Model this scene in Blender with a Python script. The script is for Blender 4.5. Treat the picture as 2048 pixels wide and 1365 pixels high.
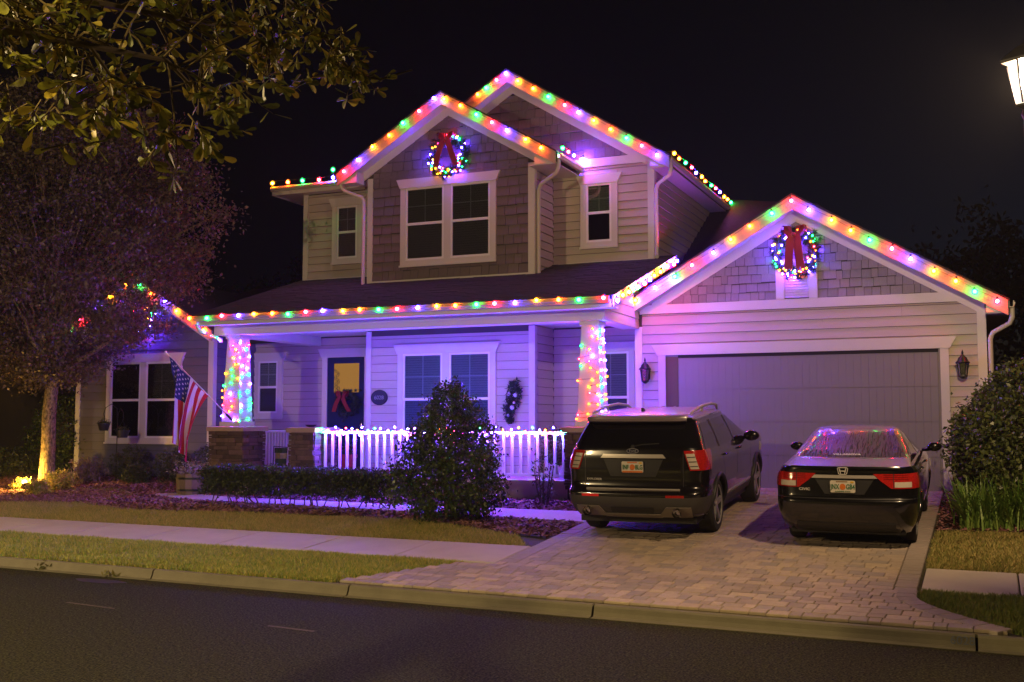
import bpy, bmesh, math, random
import numpy as np
from mathutils import Matrix, Vector

for _o in list(bpy.data.objects):
    bpy.data.objects.remove(_o, do_unlink=True)
SC = bpy.context.scene
COL = SC.collection

# ------------------------------------------------------------------ camera, sky, exposure
cam_d = bpy.data.cameras.new('camera')
cam = bpy.data.objects.new('camera', cam_d)
COL.objects.link(cam)
cam.location = (0.0, 0.0, 2.0)
cam.rotation_euler = (math.radians(90) + math.atan(165.5 / 2180.0), 0.0, math.radians(23.55))
cam_d.sensor_width = 36.0
cam_d.lens = 2180.0 / 2048.0 * 36.0
cam_d.clip_start = 0.05
cam_d.clip_end = 2000.0
SC.camera = cam

world = bpy.data.worlds.new('World')
SC.world = world
world.use_nodes = True
wn = world.node_tree
bg = wn.nodes['Background']
sky = wn.nodes.new('ShaderNodeTexSky')
sky.sky_type = 'NISHITA'
sky.sun_disc = False
sky.sun_elevation = math.radians(-6.0)
sky.sun_rotation = math.radians(40.0)
sky.air_density = 1.0
sky.dust_density = 1.5
tint = wn.nodes.new('ShaderNodeMix')        # night air: the twilight sky pulled toward blue
tint.data_type = 'RGBA'
tint.blend_type = 'MULTIPLY'
tint.inputs['Factor'].default_value = 1.0
tint.inputs['B'].default_value = (.55, .60, 1.0, 1)
wn.links.new(sky.outputs['Color'], tint.inputs['A'])
wn.links.new(tint.outputs['Result'], bg.inputs['Color'])
bg.inputs['Strength'].default_value = 0.5

vs = SC.view_settings
vs.view_transform = 'Standard'
try:
    vs.look = 'None'
except Exception:
    pass
vs.exposure = 0.05
vs.gamma = 1.0
vs.use_curve_mapping = False
SC.render.engine = 'CYCLES'
cy = SC.cycles
cy.use_denoising = True
cy.use_light_tree = True
cy.sample_clamp_indirect = 3.0
cy.sample_clamp_direct = 0.0
cy.max_bounces = 6
cy.diffuse_bounces = 3
cy.glossy_bounces = 3
cy.transmission_bounces = 4
cy.transparent_max_bounces = 12
cy.volume_bounces = 0
cy.caustics_reflective = False
cy.caustics_refractive = False

# light levels (radiance of a bulb's filament, watts of the lamps)
C9_CORE = 225.0
MINI_CORE = 330.0
STREET_W = 2050.0
STREET2_W = 3900.0
STREET3_W = 4200.0
STREET4_W = 4300.0

RNG = random.Random(11)
NP = np.random.RandomState(5)
K = 0.053                       # the street runs 3 degrees off the house front


def gz(s):
    return float(np.interp(s, [-200, 10.65, 10.74, 20.2, 260], [0, 0, .12, .82, .95]))


def gxy(X, Y):
    return gz(Y + K * X)


def G(X, s, dz=0.0):
    return (X, s - K * X, gz(s) + dz)


# ------------------------------------------------------------------ materials
MATS = {}


def new_mat(name):
    m = bpy.data.materials.new(name)
    m.use_nodes = True
    return m, m.node_tree, m.node_tree.nodes['Principled BSDF']


def mat(name, col, rough=.6, metal=0.0, var=0.0, scale=6.0, bump=0.0, bscale=40.0, spec=.5, coat=0.0, rnd=0.0,
        island=False, col2=None, stretch=None, transl=0.0, rvar=0.0, ct=1.0):
    """principled surface: colour with noise variation (world space), fine bump, per-object or per-island variation"""
    if name in MATS:
        return MATS[name]
    m, t, p = new_mat(name)
    N, L = t.nodes, t.links
    p.inputs['Roughness'].default_value = rough
    p.inputs['Metallic'].default_value = metal
    p.inputs['Specular IOR Level'].default_value = spec
    if coat:
        p.inputs['Coat Weight'].default_value = coat
        p.inputs['Coat Roughness'].default_value = .05
    geo = N.new('ShaderNodeNewGeometry')
    vec = geo.outputs['Position']
    if stretch:
        mp = N.new('ShaderNodeMapping')
        mp.inputs['Scale'].default_value = stretch
        L.new(vec, mp.inputs['Vector'])
        vec = mp.outputs['Vector']
    last = None
    rgb = N.new('ShaderNodeRGB')
    rgb.outputs[0].default_value = (*col, 1)
    last = rgb.outputs[0]
    if col2 is not None or island:
        mx = N.new('ShaderNodeMix')
        mx.data_type = 'RGBA'
        L.new(last, mx.inputs['A'])
        c2 = col2 or tuple(c * .5 for c in col)
        mx.inputs['B'].default_value = (*c2, 1)
        if island:
            L.new(geo.outputs['Random Per Island'], mx.inputs['Factor'])
        else:
            n0 = N.new('ShaderNodeTexNoise')
            n0.inputs['Scale'].default_value = scale * .35
            n0.inputs['Detail'].default_value = 4
            L.new(vec, n0.inputs['Vector'])
            rp = N.new('ShaderNodeMapRange')
            rp.inputs['From Min'].default_value = .38
            rp.inputs['From Max'].default_value = .62
            L.new(n0.outputs['Fac'], rp.inputs['Value'])
            L.new(rp.outputs['Result'], mx.inputs['Factor'])
        last = mx.outputs['Result']
    if var or rnd:
        hsv = N.new('ShaderNodeHueSaturation')
        L.new(last, hsv.inputs['Color'])
        val = None
        if var:
            n1 = N.new('ShaderNodeTexNoise')
            n1.inputs['Scale'].default_value = scale
            n1.inputs['Detail'].default_value = 5
            n1.inputs['Roughness'].default_value = .65
            L.new(vec, n1.inputs['Vector'])
            mr = N.new('ShaderNodeMapRange')
            mr.inputs['From Min'].default_value = .5 - .25 / ct
            mr.inputs['From Max'].default_value = .5 + .25 / ct
            mr.inputs['To Min'].default_value = 1 - var
            mr.inputs['To Max'].default_value = 1 + var
            L.new(n1.outputs['Fac'], mr.inputs['Value'])
            val = mr.outputs['Result']
        if rnd:
            oi = N.new('ShaderNodeObjectInfo')
            mr2 = N.new('ShaderNodeMapRange')
            mr2.inputs['To Min'].default_value = 1 - rnd
            mr2.inputs['To Max'].default_value = 1 + rnd
            L.new(oi.outputs['Random'], mr2.inputs['Value'])
            if val is None:
                val = mr2.outputs['Result']
            else:
                ml = N.new('ShaderNodeMath')
                ml.operation = 'MULTIPLY'
                L.new(val, ml.inputs[0])
                L.new(mr2.outputs['Result'], ml.inputs[1])
                val = ml.outputs[0]
        L.new(val, hsv.inputs['Value'])
        last = hsv.outputs['Color']
    L.new(last, p.inputs['Base Color'])
    if rvar:
        n3 = N.new('ShaderNodeTexNoise')
        n3.inputs['Scale'].default_value = scale
        n3.inputs['Detail'].default_value = 4
        L.new(vec, n3.inputs['Vector'])
        m3 = N.new('ShaderNodeMapRange')
        m3.inputs['From Min'].default_value = .3
        m3.inputs['From Max'].default_value = .7
        m3.inputs['To Min'].default_value = max(.02, rough - rvar)
        m3.inputs['To Max'].default_value = rough + rvar
        L.new(n3.outputs['Fac'], m3.inputs['Value'])
        L.new(m3.outputs['Result'], p.inputs['Roughness'])
    if bump:
        n2 = N.new('ShaderNodeTexNoise')
        n2.inputs['Scale'].default_value = bscale
        n2.inputs['Detail'].default_value = 4
        L.new(vec, n2.inputs['Vector'])
        b = N.new('ShaderNodeBump')
        b.inputs['Strength'].default_value = bump
        b.inputs['Distance'].default_value = .02
        L.new(n2.outputs['Fac'], b.inputs['Height'])
        L.new(b.outputs['Normal'], p.inputs['Normal'])
    if transl:
        tr = N.new('ShaderNodeBsdfTranslucent')
        L.new(last, tr.inputs['Color'])
        ms = N.new('ShaderNodeMixShader')
        ms.inputs[0].default_value = transl
        out = N['Material Output']
        L.new(p.outputs[0], ms.inputs[1])
        L.new(tr.outputs[0], ms.inputs[2])
        L.new(ms.outputs[0], out.inputs['Surface'])
    MATS[name] = m
    return m


def emit(name, col, strength, sample='AUTO'):
    if name in MATS:
        return MATS[name]
    m = bpy.data.materials.new(name)
    m.use_nodes = True
    t = m.node_tree
    for n in list(t.nodes):
        if n.type == 'BSDF_PRINCIPLED':
            t.nodes.remove(n)
    e = t.nodes.new('ShaderNodeEmission')
    e.inputs['Color'].default_value = (*col, 1)
    e.inputs['Strength'].default_value = strength
    t.links.new(e.outputs[0], t.nodes['Material Output'].inputs['Surface'])
    try:
        m.cycles.emission_sampling = sample
    except Exception:
        pass
    MATS[name] = m
    return m


def shell_mat(name, col, strength, see):
    """coloured translucent plastic of a lit bulb: glows in its colour, lets the filament show through"""
    m = emit(name, col, strength, 'NONE')
    t = m.node_tree
    e = [n for n in t.nodes if n.type == 'EMISSION'][0]
    tr = t.nodes.new('ShaderNodeBsdfTransparent')
    tr.inputs['Color'].default_value = (.9 + .1 * col[0], .9 + .1 * col[1], .9 + .1 * col[2], 1)
    ms = t.nodes.new('ShaderNodeMixShader')
    ms.inputs[0].default_value = 1 - see
    t.links.new(tr.outputs[0], ms.inputs[1])
    t.links.new(e.outputs[0], ms.inputs[2])
    t.links.new(ms.outputs[0], t.nodes['Material Output'].inputs['Surface'])
    return m


def glass_mat(name, tint=(.8, .85, .85), see=.85, rough=.02):
    if name in MATS:
        return MATS[name]
    m = bpy.data.materials.new(name)
    m.use_nodes = True
    t = m.node_tree
    t.nodes.remove(t.nodes['Principled BSDF'])
    tr = t.nodes.new('ShaderNodeBsdfTransparent')
    tr.inputs['Color'].default_value = (*tint, 1)
    gl = t.nodes.new('ShaderNodeBsdfGlossy')
    gl.inputs['Roughness'].default_value = rough
    fr = t.nodes.new('ShaderNodeFresnel')
    fr.inputs['IOR'].default_value = 1.5
    mr = t.nodes.new('ShaderNodeMapRange')
    mr.inputs['To Min'].default_value = 1 - see
    mr.inputs['To Max'].default_value = 1.0
    t.links.new(fr.outputs[0], mr.inputs['Value'])
    ms = t.nodes.new('ShaderNodeMixShader')
    t.links.new(mr.outputs[0], ms.inputs[0])
    t.links.new(tr.outputs[0], ms.inputs[1])
    t.links.new(gl.outputs[0], ms.inputs[2])
    t.links.new(ms.outputs[0], t.nodes['Material Output'].inputs['Surface'])
    MATS[name] = m
    return m


M_SIDING = mat('cream_siding', (.48, .42, .37), .55, var=.05, scale=3, rnd=.05, bump=.05, bscale=60, stretch=(1, 1, 6))
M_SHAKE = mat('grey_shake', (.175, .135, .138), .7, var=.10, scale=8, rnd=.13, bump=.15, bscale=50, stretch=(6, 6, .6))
M_SHAKEW = mat('blue_grey_board', (.12, .115, .17), .65, var=.06, scale=5, rnd=.08, bump=.1, bscale=50, stretch=(1, 1, 6))
M_TRIM = mat('white_trim', (.62, .59, .55), .45, var=.03, scale=4)
M_RAKE = mat('tan_fascia', (.37, .34, .30), .45, var=.04, scale=4)
M_BACK = mat('wall_backing', (.06, .055, .05), .9)  # dark, so gaps between the boards read as painted lap shadow lines
M_SOFFIT = mat('soffit', (.62, .60, .57), .6, var=.03)
M_ROOF = mat('roof_shingle', (.034, .030, .031), .9, var=.3, scale=14, bump=.6, bscale=70, rnd=.2)
M_GDOOR = mat('garage_door_paint', (.21, .19, .215), .5, var=.03, scale=5)
M_DARK = mat('dark_interior', (.015, .013, .012), .8)
M_DARKV = mat('door_track_brown', (.10, .07, .035), .7)
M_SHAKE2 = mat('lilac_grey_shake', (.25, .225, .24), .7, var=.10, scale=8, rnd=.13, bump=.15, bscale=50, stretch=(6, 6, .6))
M_BLIND = mat('blind_slat', (.42, .42, .42), .6)
M_BLINDS = mat('screened_blind', (.24, .26, .32), .6)
M_BLINDD = mat('shadowed_blind', (.36, .32, .28), .7)  # darker copy of the slats, with shade put into the colour
M_VINYL = mat('window_vinyl', (.78, .77, .75), .35)
M_PANE = glass_mat('pane_glass', (.75, .78, .78), .86)
M_PANEL = glass_mat('porch_pane_glass', (.80, .86, .90), .90)
M_BLUEDOOR = mat('navy_door', (.005, .014, .06), .55, spec=.2)
M_AMBER = emit('amber_lit_glass', (.36, .17, .035), .85, 'NONE')
M_STONE = mat('ledge_stone', (.115, .072, .048), .85, var=.25, scale=9, rnd=.45, bump=.5, bscale=35)
M_CAP = mat('stone_cap', (.38, .28, .19), .7, var=.08, scale=8, bump=.1)
M_CONC = mat('concrete', (.50, .43, .38), .85, var=.10, scale=2.2, bump=.15, bscale=90)
M_KERB = mat('kerb_concrete', (.155, .135, .10), .85, var=.16, scale=3, bump=.2, bscale=80)
M_ASPHALT = mat('asphalt', (.044, .043, .016), .9, var=.95, scale=48, bump=.9, bscale=120, spec=.1, ct=2.4, col2=(.031, .030, .011))
M_SAND = mat('joint_sand', (.025, .018, .014), .95)
M_PAVER = mat('paver', (.37, .29, .23), .8, var=.15, scale=12, rnd=.20, bump=.2, bscale=90)
M_SOIL = mat('soil', (.045, .032, .024), .95, var=.3, scale=10, bump=.5)
M_TURF = mat('turf_base', (.06, .055, .02), .95, var=.3, scale=8)
M_MULCH = mat('mulch_chip', (.15, .055, .055), .9, island=True, col2=(.36, .17, .16))
M_GRASS = mat('grass_blade', (.13, .27, .03), .6, island=True, col2=(.62, .50, .12), transl=.25)
M_GRASSD = mat('lawn_blade', (.20, .25, .04), .7, island=True, col2=(.58, .42, .15), transl=.2)
M_GRASSG = mat('green_verge_blade', (.09, .15, .02), .6, island=True, col2=(.22, .21, .04), transl=.2)
M_LEAF = mat('oak_leaf', (.055, .075, .018), .42, island=True, col2=(.16, .13, .03), transl=.25)
M_LEAFS = mat('tree_leaf', (.065, .046, .036), .5, island=True, col2=(.17, .12, .085), transl=.2)
M_HOLLY = mat('holly_leaf', (.020, .046, .008), .34, island=True, col2=(.085, .115, .018), transl=.12)
M_SHRUB = mat('shrub_leaf', (.040, .062, .014), .4, island=True, col2=(.12, .14, .03), transl=.2)
M_HEDGE = mat('hedge_leaf', (.022, .042, .010), .5, island=True, col2=(.075, .085, .022), transl=.15)
M_STRAP = mat('strap_leaf', (.14, .30, .04), .45, island=True, col2=(.30, .42, .08), transl=.25)
M_FAR = mat('far_leaf', (.02, .024, .016), .8, island=True, col2=(.035, .04, .025))
M_BARK = mat('bark', (.22, .165, .10), .9, var=.75, ct=2.0, scale=30, bump=1.0, bscale=45, stretch=(1, 1, .45))
M_TWIG = mat('twig', (.13, .09, .05), .85)
M_BLACK = mat('black_metal', (.012, .012, .014), .4, metal=.3)
M_BLACKP = mat('black_plastic', (.014, .014, .015), .5)
M_GREY = mat('grey_cladding', (.045, .042, .040), .6)
M_SILVER = mat('silver_trim', (.50, .47, .43), .32, metal=.45)
M_CHROME = mat('chrome', (.75, .74, .72), .12, metal=1.0)
M_TYRE = mat('tyre_rubber', (.012, .012, .012), .85)
M_RIM = mat('alloy_rim', (.40, .39, .38), .30, metal=.5)
M_PAINT1 = mat('suv_paint', (.006, .005, .006), .22, coat=1.0)
M_DEW1 = mat('suv_dew_sheen_paint', (.18, .145, .17), .36, spec=1.0, coat=.25, var=.15, scale=40)  # dew film, its colour also carrying the pink bulb light
M_PAINT2 = mat('sedan_paint', (.004, .004, .0045), .22, coat=1.0)
M_DEW2 = mat('sedan_dew_sheen_paint', (.11, .08, .11), .27, spec=1.0, coat=.4, var=.15, scale=40)  # dew film with the purple facade reflection mixed into its colour
M_BADGE = mat('badge_silver', (.70, .67, .62), .35, metal=.25)
M_CARGLASS = mat('car_glass', (.006, .006, .008), .05, spec=.6, coat=.5)
M_WETGLASS = mat('dewy_sheen_glass', (.06, .045, .08), .30, spec=1.0, coat=.8, rvar=.2, var=.7, scale=1.0, stretch=(60, 5, 5))  # dew streaks; the violet reflection is put into the base colour
M_RED = mat('red_lens', (.40, .014, .010), .12, coat=1.0, var=.5, scale=55)
M_REDG = emit('red_reflector_glow', (.7, .02, .012), .55, 'NONE')  # light returned by the reflector, given as its own emission
M_CLEAR = mat('clear_lens', (.55, .50, .42), .15, coat=1.0)
M_PLATE = mat('plate_white', (.62, .58, .48), .4)
M_ORANGE = mat('orange_print', (.62, .16, .02), .5)
M_GREENP = mat('green_print', (.02, .14, .05), .5)
M_YELLOW = mat('sticker_yellow', (.65, .42, .02), .5)
M_WHITE = mat('white_print', (.78, .76, .74), .5)
M_RIBBON = mat('red_velvet', (.22, .004, .010), .7)
M_NEEDLE = mat('needle_green', (.010, .028, .014), .6, island=True, col2=(.025, .05, .025))
M_FLAGR = mat('flag_red', (.45, .02, .03), .8, transl=.3)
M_FLAGW = mat('flag_white', (.72, .68, .66), .8, transl=.3)
M_FLAGB = mat('flag_blue', (.02, .03, .12), .8, transl=.3)
M_ALU = mat('flag_pole_metal', (.65, .63, .60), .3, metal=.6)
M_WOOD = mat('barrel_oak', (.19, .13, .085), .8, var=.2, scale=10, rnd=.2, stretch=(8, 8, 1))
M_FENCE = mat('stained_board', (.075, .05, .034), .8, rnd=.2, var=.15)
M_TAN = mat('tan_wall', (.10, .075, .055), .8)
M_WIRE = mat('green_wire', (.008, .022, .010), .6)
M_POT = mat('dark_pot', (.02, .022, .03), .5)
M_REDPOT = mat('red_pot', (.30, .02, .02), .5)
M_LENSGL = glass_mat('lantern_glass', (.7, .72, .75), .7, .08)
M_BALL = mat('pale_ball', (.62, .64, .74), .2, coat=.6)


# ------------------------------------------------------------------ mesh helpers
class MB:
    def __init__(s):
        s.v, s.f, s.m = [], [], []

    def add(s, vs_, fs_, mi=0):
        o = len(s.v)
        s.v.extend([tuple(p) for p in vs_])
        s.f.extend([tuple(i + o for i in q) for q in fs_])
        s.m.extend([mi] * len(fs_))
        return s

    def box(s, x0, x1, y0, y1, z0, z1, mi=0):
        return s.add([(x0, y0, z0), (x1, y0, z0), (x1, y1, z0), (x0, y1, z0), (x0, y0, z1), (x1, y0, z1), (x1, y1, z1), (x0, y1, z1)],
                     [(0, 3, 2, 1), (4, 5, 6, 7), (0, 1, 5, 4), (1, 2, 6, 5), (2, 3, 7, 6), (3, 0, 4, 7)], mi)

    def prism(s, poly, ax, a0, a1, mi=0):
        n = len(poly)
        if ax == 'y':
            P = lambda p, a: (p[0], a, p[1])
        elif ax == 'x':
            P = lambda p, a: (a, p[0], p[1])
        else:
            P = lambda p, a: (p[0], p[1], a)
        vs_ = [P(p, a0) for p in poly] + [P(p, a1) for p in poly]
        fs_ = [tuple(range(n)), tuple(range(2 * n - 1, n - 1, -1))]
        fs_ += [(i, (i + 1) % n, (i + 1) % n + n, i + n) for i in range(n)]
        return s.add(vs_, fs_, mi)

    def tube(s, path, r, n=8, mi=0, caps=True):
        path = [Vector(p) for p in path]
        rs = r if isinstance(r, (list, tuple)) else [r] * len(path)
        rings, ref = [], None
        for i, p in enumerate(path):
            if i == 0:
                d = path[1] - p
            elif i == len(path) - 1:
                d = p - path[i - 1]
            else:
                d = (path[i + 1] - p).normalized() + (p - path[i - 1]).normalized()
            d.normalize()
            if ref is None:
                ref = Vector((0, 0, 1)) if abs(d.z) < .9 else Vector((1, 0, 0))
            a = (ref - d * ref.dot(d)).normalized()
            ref = a
            b = d.cross(a)
            rings.append([p + (a * math.cos(2 * math.pi * k / n) + b * math.sin(2 * math.pi * k / n)) * rs[i] for k in range(n)])
        vs_ = [q for rg in rings for q in rg]
        fs_ = []
        for i in range(len(path) - 1):
            for k in range(n):
                fs_.append((i * n + k, i * n + (k + 1) % n, (i + 1) * n + (k + 1) % n, (i + 1) * n + k))
        if caps:
            fs_.append(tuple(range(n - 1, -1, -1)))
            fs_.append(tuple(range((len(path) - 1) * n, len(path) * n)))
        return s.add(vs_, fs_, mi)

    def lathe(s, prof, n=16, c=(0, 0, 0), ax='z', mi=0, caps=True):
        """prof: (radius, height) pairs"""
        vs_ = []
        for r, h in prof:
            for k in range(n):
                a = 2 * math.pi * k / n
                x, y = r * math.cos(a), r * math.sin(a)
                q = (x, y, h) if ax == 'z' else ((h, x, y) if ax == 'x' else (x, h, y))
                vs_.append((q[0] + c[0], q[1] + c[1], q[2] + c[2]))
        fs_ = []
        for i in range(len(prof) - 1):
            for k in range(n):
                fs_.append((i * n + k, i * n + (k + 1) % n, (i + 1) * n + (k + 1) % n, (i + 1) * n + k))
        if caps:
            fs_.append(tuple(range(n - 1, -1, -1)))
            fs_.append(tuple(range((len(prof) - 1) * n, len(prof) * n)))
        return s.add(vs_, fs_, mi)

    def ball(s, c, r, n=8, mi=0, sz=1.0):
        prof = [(max(1e-4, r * math.sin(math.pi * i / n)), -r * sz * math.cos(math.pi * i / n)) for i in range(n + 1)]
        return s.lathe(prof, n + 2, c, 'z', mi)

    def mesh(s, name, mats, smooth=False, sharp=None, recalc=True):
        me = bpy.data.meshes.new(name)
        me.from_pydata(s.v, [], s.f)
        for m in (mats if isinstance(mats, (list, tuple)) else [mats]):
            me.materials.append(m)
        if any(s.m):
            me.polygons.foreach_set('material_index', s.m)
        if recalc:
            bm = bmesh.new()
            bm.from_mesh(me)
            bmesh.ops.recalc_face_normals(bm, faces=bm.faces)
            bm.to_mesh(me)
            bm.free()
        if smooth:
            me.polygons.foreach_set('use_smooth', [True] * len(me.polygons))
            if sharp:
                me.set_sharp_from_angle(angle=math.radians(sharp))
        me.update()
        return me

    def build(s, name, mats, parent=None, smooth=False, sharp=None, local=False, recalc=True):
        return link(name, s.mesh(name, mats, smooth, sharp, recalc), parent, local)


WM = {}


def link(name, data, parent=None, local=False, basis=None):
    o = bpy.data.objects.new(name, data)
    COL.objects.link(o)
    if basis is not None:
        o.matrix_basis = basis
    WM[o.name] = basis.copy() if basis is not None else Matrix.Identity(4)
    if parent is not None:
        o.parent = parent
        if not local:
            o.matrix_parent_inverse = WM[parent.name].inverted()
    return o


def thing(name, label, cat, loc=(0, 0, 0), rot=(0, 0, 0), group=None):
    o = bpy.data.objects.new(name, None)
    COL.objects.link(o)
    o.location = loc
    o.rotation_euler = rot
    o.empty_display_size = .2
    from mathutils import Euler
    WM[o.name] = Matrix.Translation(loc) @ Euler(rot).to_matrix().to_4x4()
    return tag(o, label, cat, group)


def tag(o, label, cat=None, group=None, kind=None):
    if label:
        o['label'] = label
    if cat:
        o['category'] = cat
    if group:
        o['group'] = group
    if kind:
        o['kind'] = kind
    return o


def struct(o, label=None):
    o['kind'] = 'structure'
    if label:
        o['label'] = label
    return o


def stuff(o, label=None):
    o['kind'] = 'stuff'
    if label:
        o['label'] = label
    return o


def copy_tree(root, loc=None, rot=None):
    kids = {}
    for q in COL.objects:
        if q.parent is not None:
            kids.setdefault(q.parent.name, []).append(q)

    def rec(o, par_):
        c = o.copy()
        COL.objects.link(c)
        if par_ is not None:
            c.parent = par_
        for k_ in kids.get(o.name, []):
            rec(k_, c)
        return c
    c = rec(root, None)
    if loc is not None:
        c.location = loc
    if rot is not None:
        c.rotation_euler = rot
    return c


def fast_mesh(name, verts, nper, mats, midx=None):
    """verts (N*nper,3): N separate polygons of nper corners"""
    n = len(verts) // nper
    me = bpy.data.meshes.new(name)
    me.vertices.add(len(verts))
    me.vertices.foreach_set('co', np.asarray(verts, dtype=np.float32).ravel())
    me.loops.add(len(verts))
    me.loops.foreach_set('vertex_index', np.arange(len(verts), dtype=np.int32))
    me.polygons.add(n)
    me.polygons.foreach_set('loop_start', np.arange(0, n * nper, nper, dtype=np.int32))
    for m in (mats if isinstance(mats, (list, tuple)) else [mats]):
        me.materials.append(m)
    if midx is not None:
        me.polygons.foreach_set('material_index', np.asarray(midx, dtype=np.int32))
    me.update(calc_edges=True)
    return me


def unit(a):
    return a / np.maximum(np.linalg.norm(a, axis=1, keepdims=True), 1e-9)


def leaf_quads(c, length, width, bias=None, bw=0.0, seed=0):
    """rhombic leaf faces at centres c, long axis random or biased"""
    r = np.random.RandomState(seed)
    n = len(c)
    a = unit(r.normal(size=(n, 3)) + (np.asarray(bias) * bw if bias is not None else 0))
    b = unit(np.cross(a, r.normal(size=(n, 3))))
    L = (length * (.6 + .8 * r.rand(n)))[:, None] * .5
    W = (width * (.6 + .8 * r.rand(n)))[:, None] * .5
    nn = np.cross(a, b) * W * .35
    v = np.empty((n, 4, 3))
    v[:, 0] = c - a * L
    v[:, 1] = c + b * W + nn
    v[:, 2] = c + a * L
    v[:, 3] = c - b * W + nn
    return v.reshape(-1, 3)


def frame(u, n, z, o):
    """basis matrix from columns"""
    return Matrix(((u[0], n[0], z[0], o[0]), (u[1], n[1], z[1], o[1]), (u[2], n[2], z[2], o[2]), (0, 0, 0, 1)))
# ------------------------------------------------------------------ ground, road, kerb, pavements
def sheet(name, poly, dz, m, parent=None, sub=True):
    """flat polygon given in (X, s) lying dz above the ground profile"""
    mb = MB()
    mb.add([G(a, s, dz) for a, s in poly], [tuple(range(len(poly)))])
    o = mb.build(name, m, parent)
    return o


def strip(name, svals, x0, x1, dz, m):
    mb = MB()
    vs_, fs_ = [], []
    for i, s in enumerate(svals):
        vs_ += [G(x0, s, dz), G(x1, s, dz)]
    for i in range(len(svals) - 1):
        fs_.append((2 * i, 2 * i + 1, 2 * i + 3, 2 * i + 2))
    return mb.add(vs_, fs_).build(name, m)


g_ = strip('ground', [10.73, 10.74, 20.2, 60, 255], -220, 220, -.012, M_TURF)
struct(g_, 'dark lawn ground running back under the yard and house')
g2 = strip('near_ground', [-120, 2.6], -220, 220, .05, M_TURF)
struct(g2, 'dark ground on the near side of the street')
rd = strip('road', [2.6, 10.62], -220, 220, 0.0, M_ASPHALT)
struct(rd, 'dark asphalt street in front of the house')

# faint worn paint dashes and an oil stain on the asphalt
M_MARK = mat('worn_paint', (.10, .08, .055), .9, var=.6, scale=30, spec=.1)
M_STAIN = mat('oil_stain', (.025, .022, .020), .6, var=.3, scale=20)
for nm, pts in (('road_dash', [(-9.55, 8.90), (-8.75, 8.84), (-8.74, 8.79), (-9.53, 8.85)]),
                ('road_dash', [(-6.62, 8.79), (-6.02, 8.75), (-6.01, 8.69), (-6.60, 8.73)])):
    o = sheet(nm, pts, .004, M_MARK, rd)
a_ = [(-10.45 + .42 * math.cos(t) * (1 + .15 * math.sin(3 * t)), 10.25 + .14 * math.sin(t)) for t in np.linspace(0, 2 * math.pi, 20)[:-1]]
sheet('oil_stain', a_, .004, M_STAIN, rd)

# rolled kerb in cast lengths, joints between them
kb = MB()
kb.add([(-90, 10.60 + 90 * K, -.2), (90, 10.60 - 90 * K, -.2), (90, 10.78 - 90 * K, -.2), (-90, 10.78 + 90 * K, -.2)], [(0, 1, 2, 3)])
kerb = kb.build('kerb', M_SAND)
struct(kerb, 'rolled concrete kerb along the street edge')
KPROF = [(10.58, -.25), (10.58, .005), (10.64, .007), (10.662, .014), (10.684, .055), (10.697, .100), (10.715, .120), (10.745, .127), (10.785, .122), (10.785, -.25)]


def kerb_len(x0, x1):
    mb = MB()
    n = len(KPROF)
    vs_ = [(x, s - K * x, z) for x in (x0, x1) for s, z in KPROF]
    fs_ = [tuple(range(n)), tuple(range(2 * n - 1, n - 1, -1))] + [(i, (i + 1) % n, (i + 1) % n + n, i + n) for i in range(n)]
    return mb.add(vs_, fs_)


xs_ = [-90, -40, -31, -22, -16.05, -13.0, -9.95, -6.9, -3.83, -.155, 2.9, 5.95, 9, 30, 90]
for i in range(len(xs_) - 1):
    kerb_len(xs_[i] + .012, xs_[i + 1] - .012).build('kerb_length', M_KERB, kerb)

# leaves lying on the kerb pan
for k, (x, s) in enumerate(((-11.95, 10.66), (-10.62, 10.60))):
    c = np.array([G(x + NP.normal() * .07, s + NP.normal() * .035, .02 + .03 * NP.rand()) for _ in range(16)])
    o = link('fallen_leaves', fast_mesh('fallen_leaves', leaf_quads(c, .09, .03, seed=k), 4, M_LEAF))
    stuff(o, ['small heap of fallen leaves on the kerb, the one farther from the driveway',
              'small heap of fallen leaves on the kerb, the one nearer the driveway'][k])

# sidewalk in slabs
sw = MB()
sw.add([G(-60, 12.33, -.004), G(-5.72, 12.33, -.004), G(-5.72, 13.5, -.004), G(-60, 13.5, -.004)], [(0, 1, 2, 3)])
sw.add([G(-.72, 12.36, -.004), G(40, 12.36, -.004), G(40, 13.5, -.004), G(-.72, 13.5, -.004)], [(0, 1, 2, 3)])
walk = sw.build('sidewalk', M_SAND)
struct(walk, 'pale concrete sidewalk crossing the front lawn')


def slab(x0, x1, s0, s1, th=.09, top=.022, name='slab', parent=walk, m=M_CONC):
    mb = MB()
    b = .012
    lo = [G(x0, s0, -th), G(x1, s0, -th), G(x1, s1, -th), G(x0, s1, -th)]
    mi = [G(x0, s0, top - b), G(x1, s0, top - b), G(x1, s1, top - b), G(x0, s1, top - b)]
    hi = [G(x0 + b, s0 + b, top), G(x1 - b, s0 + b, top), G(x1 - b, s1 - b, top), G(x0 + b, s1 - b, top)]
    fs_ = [(8, 9, 10, 11)]
    for i in range(4):
        j = (i + 1) % 4
        fs_ += [(i, j, j + 4, i + 4), (i + 4, j + 4, j + 8, i + 8)]
    return mb.add(lo + mi + hi, fs_).build(name, m, parent)


x = -5.73
while x > -40:
    slab(x - 1.52, x - .006, 12.33, 13.5)
    x -= 1.53
x = -.71
for w_ in (.95, 1.52, 1.52, 1.52, 1.52):
    slab(x + .006, x + w_, 12.36, 13.5)
    x += w_ + .01

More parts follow.
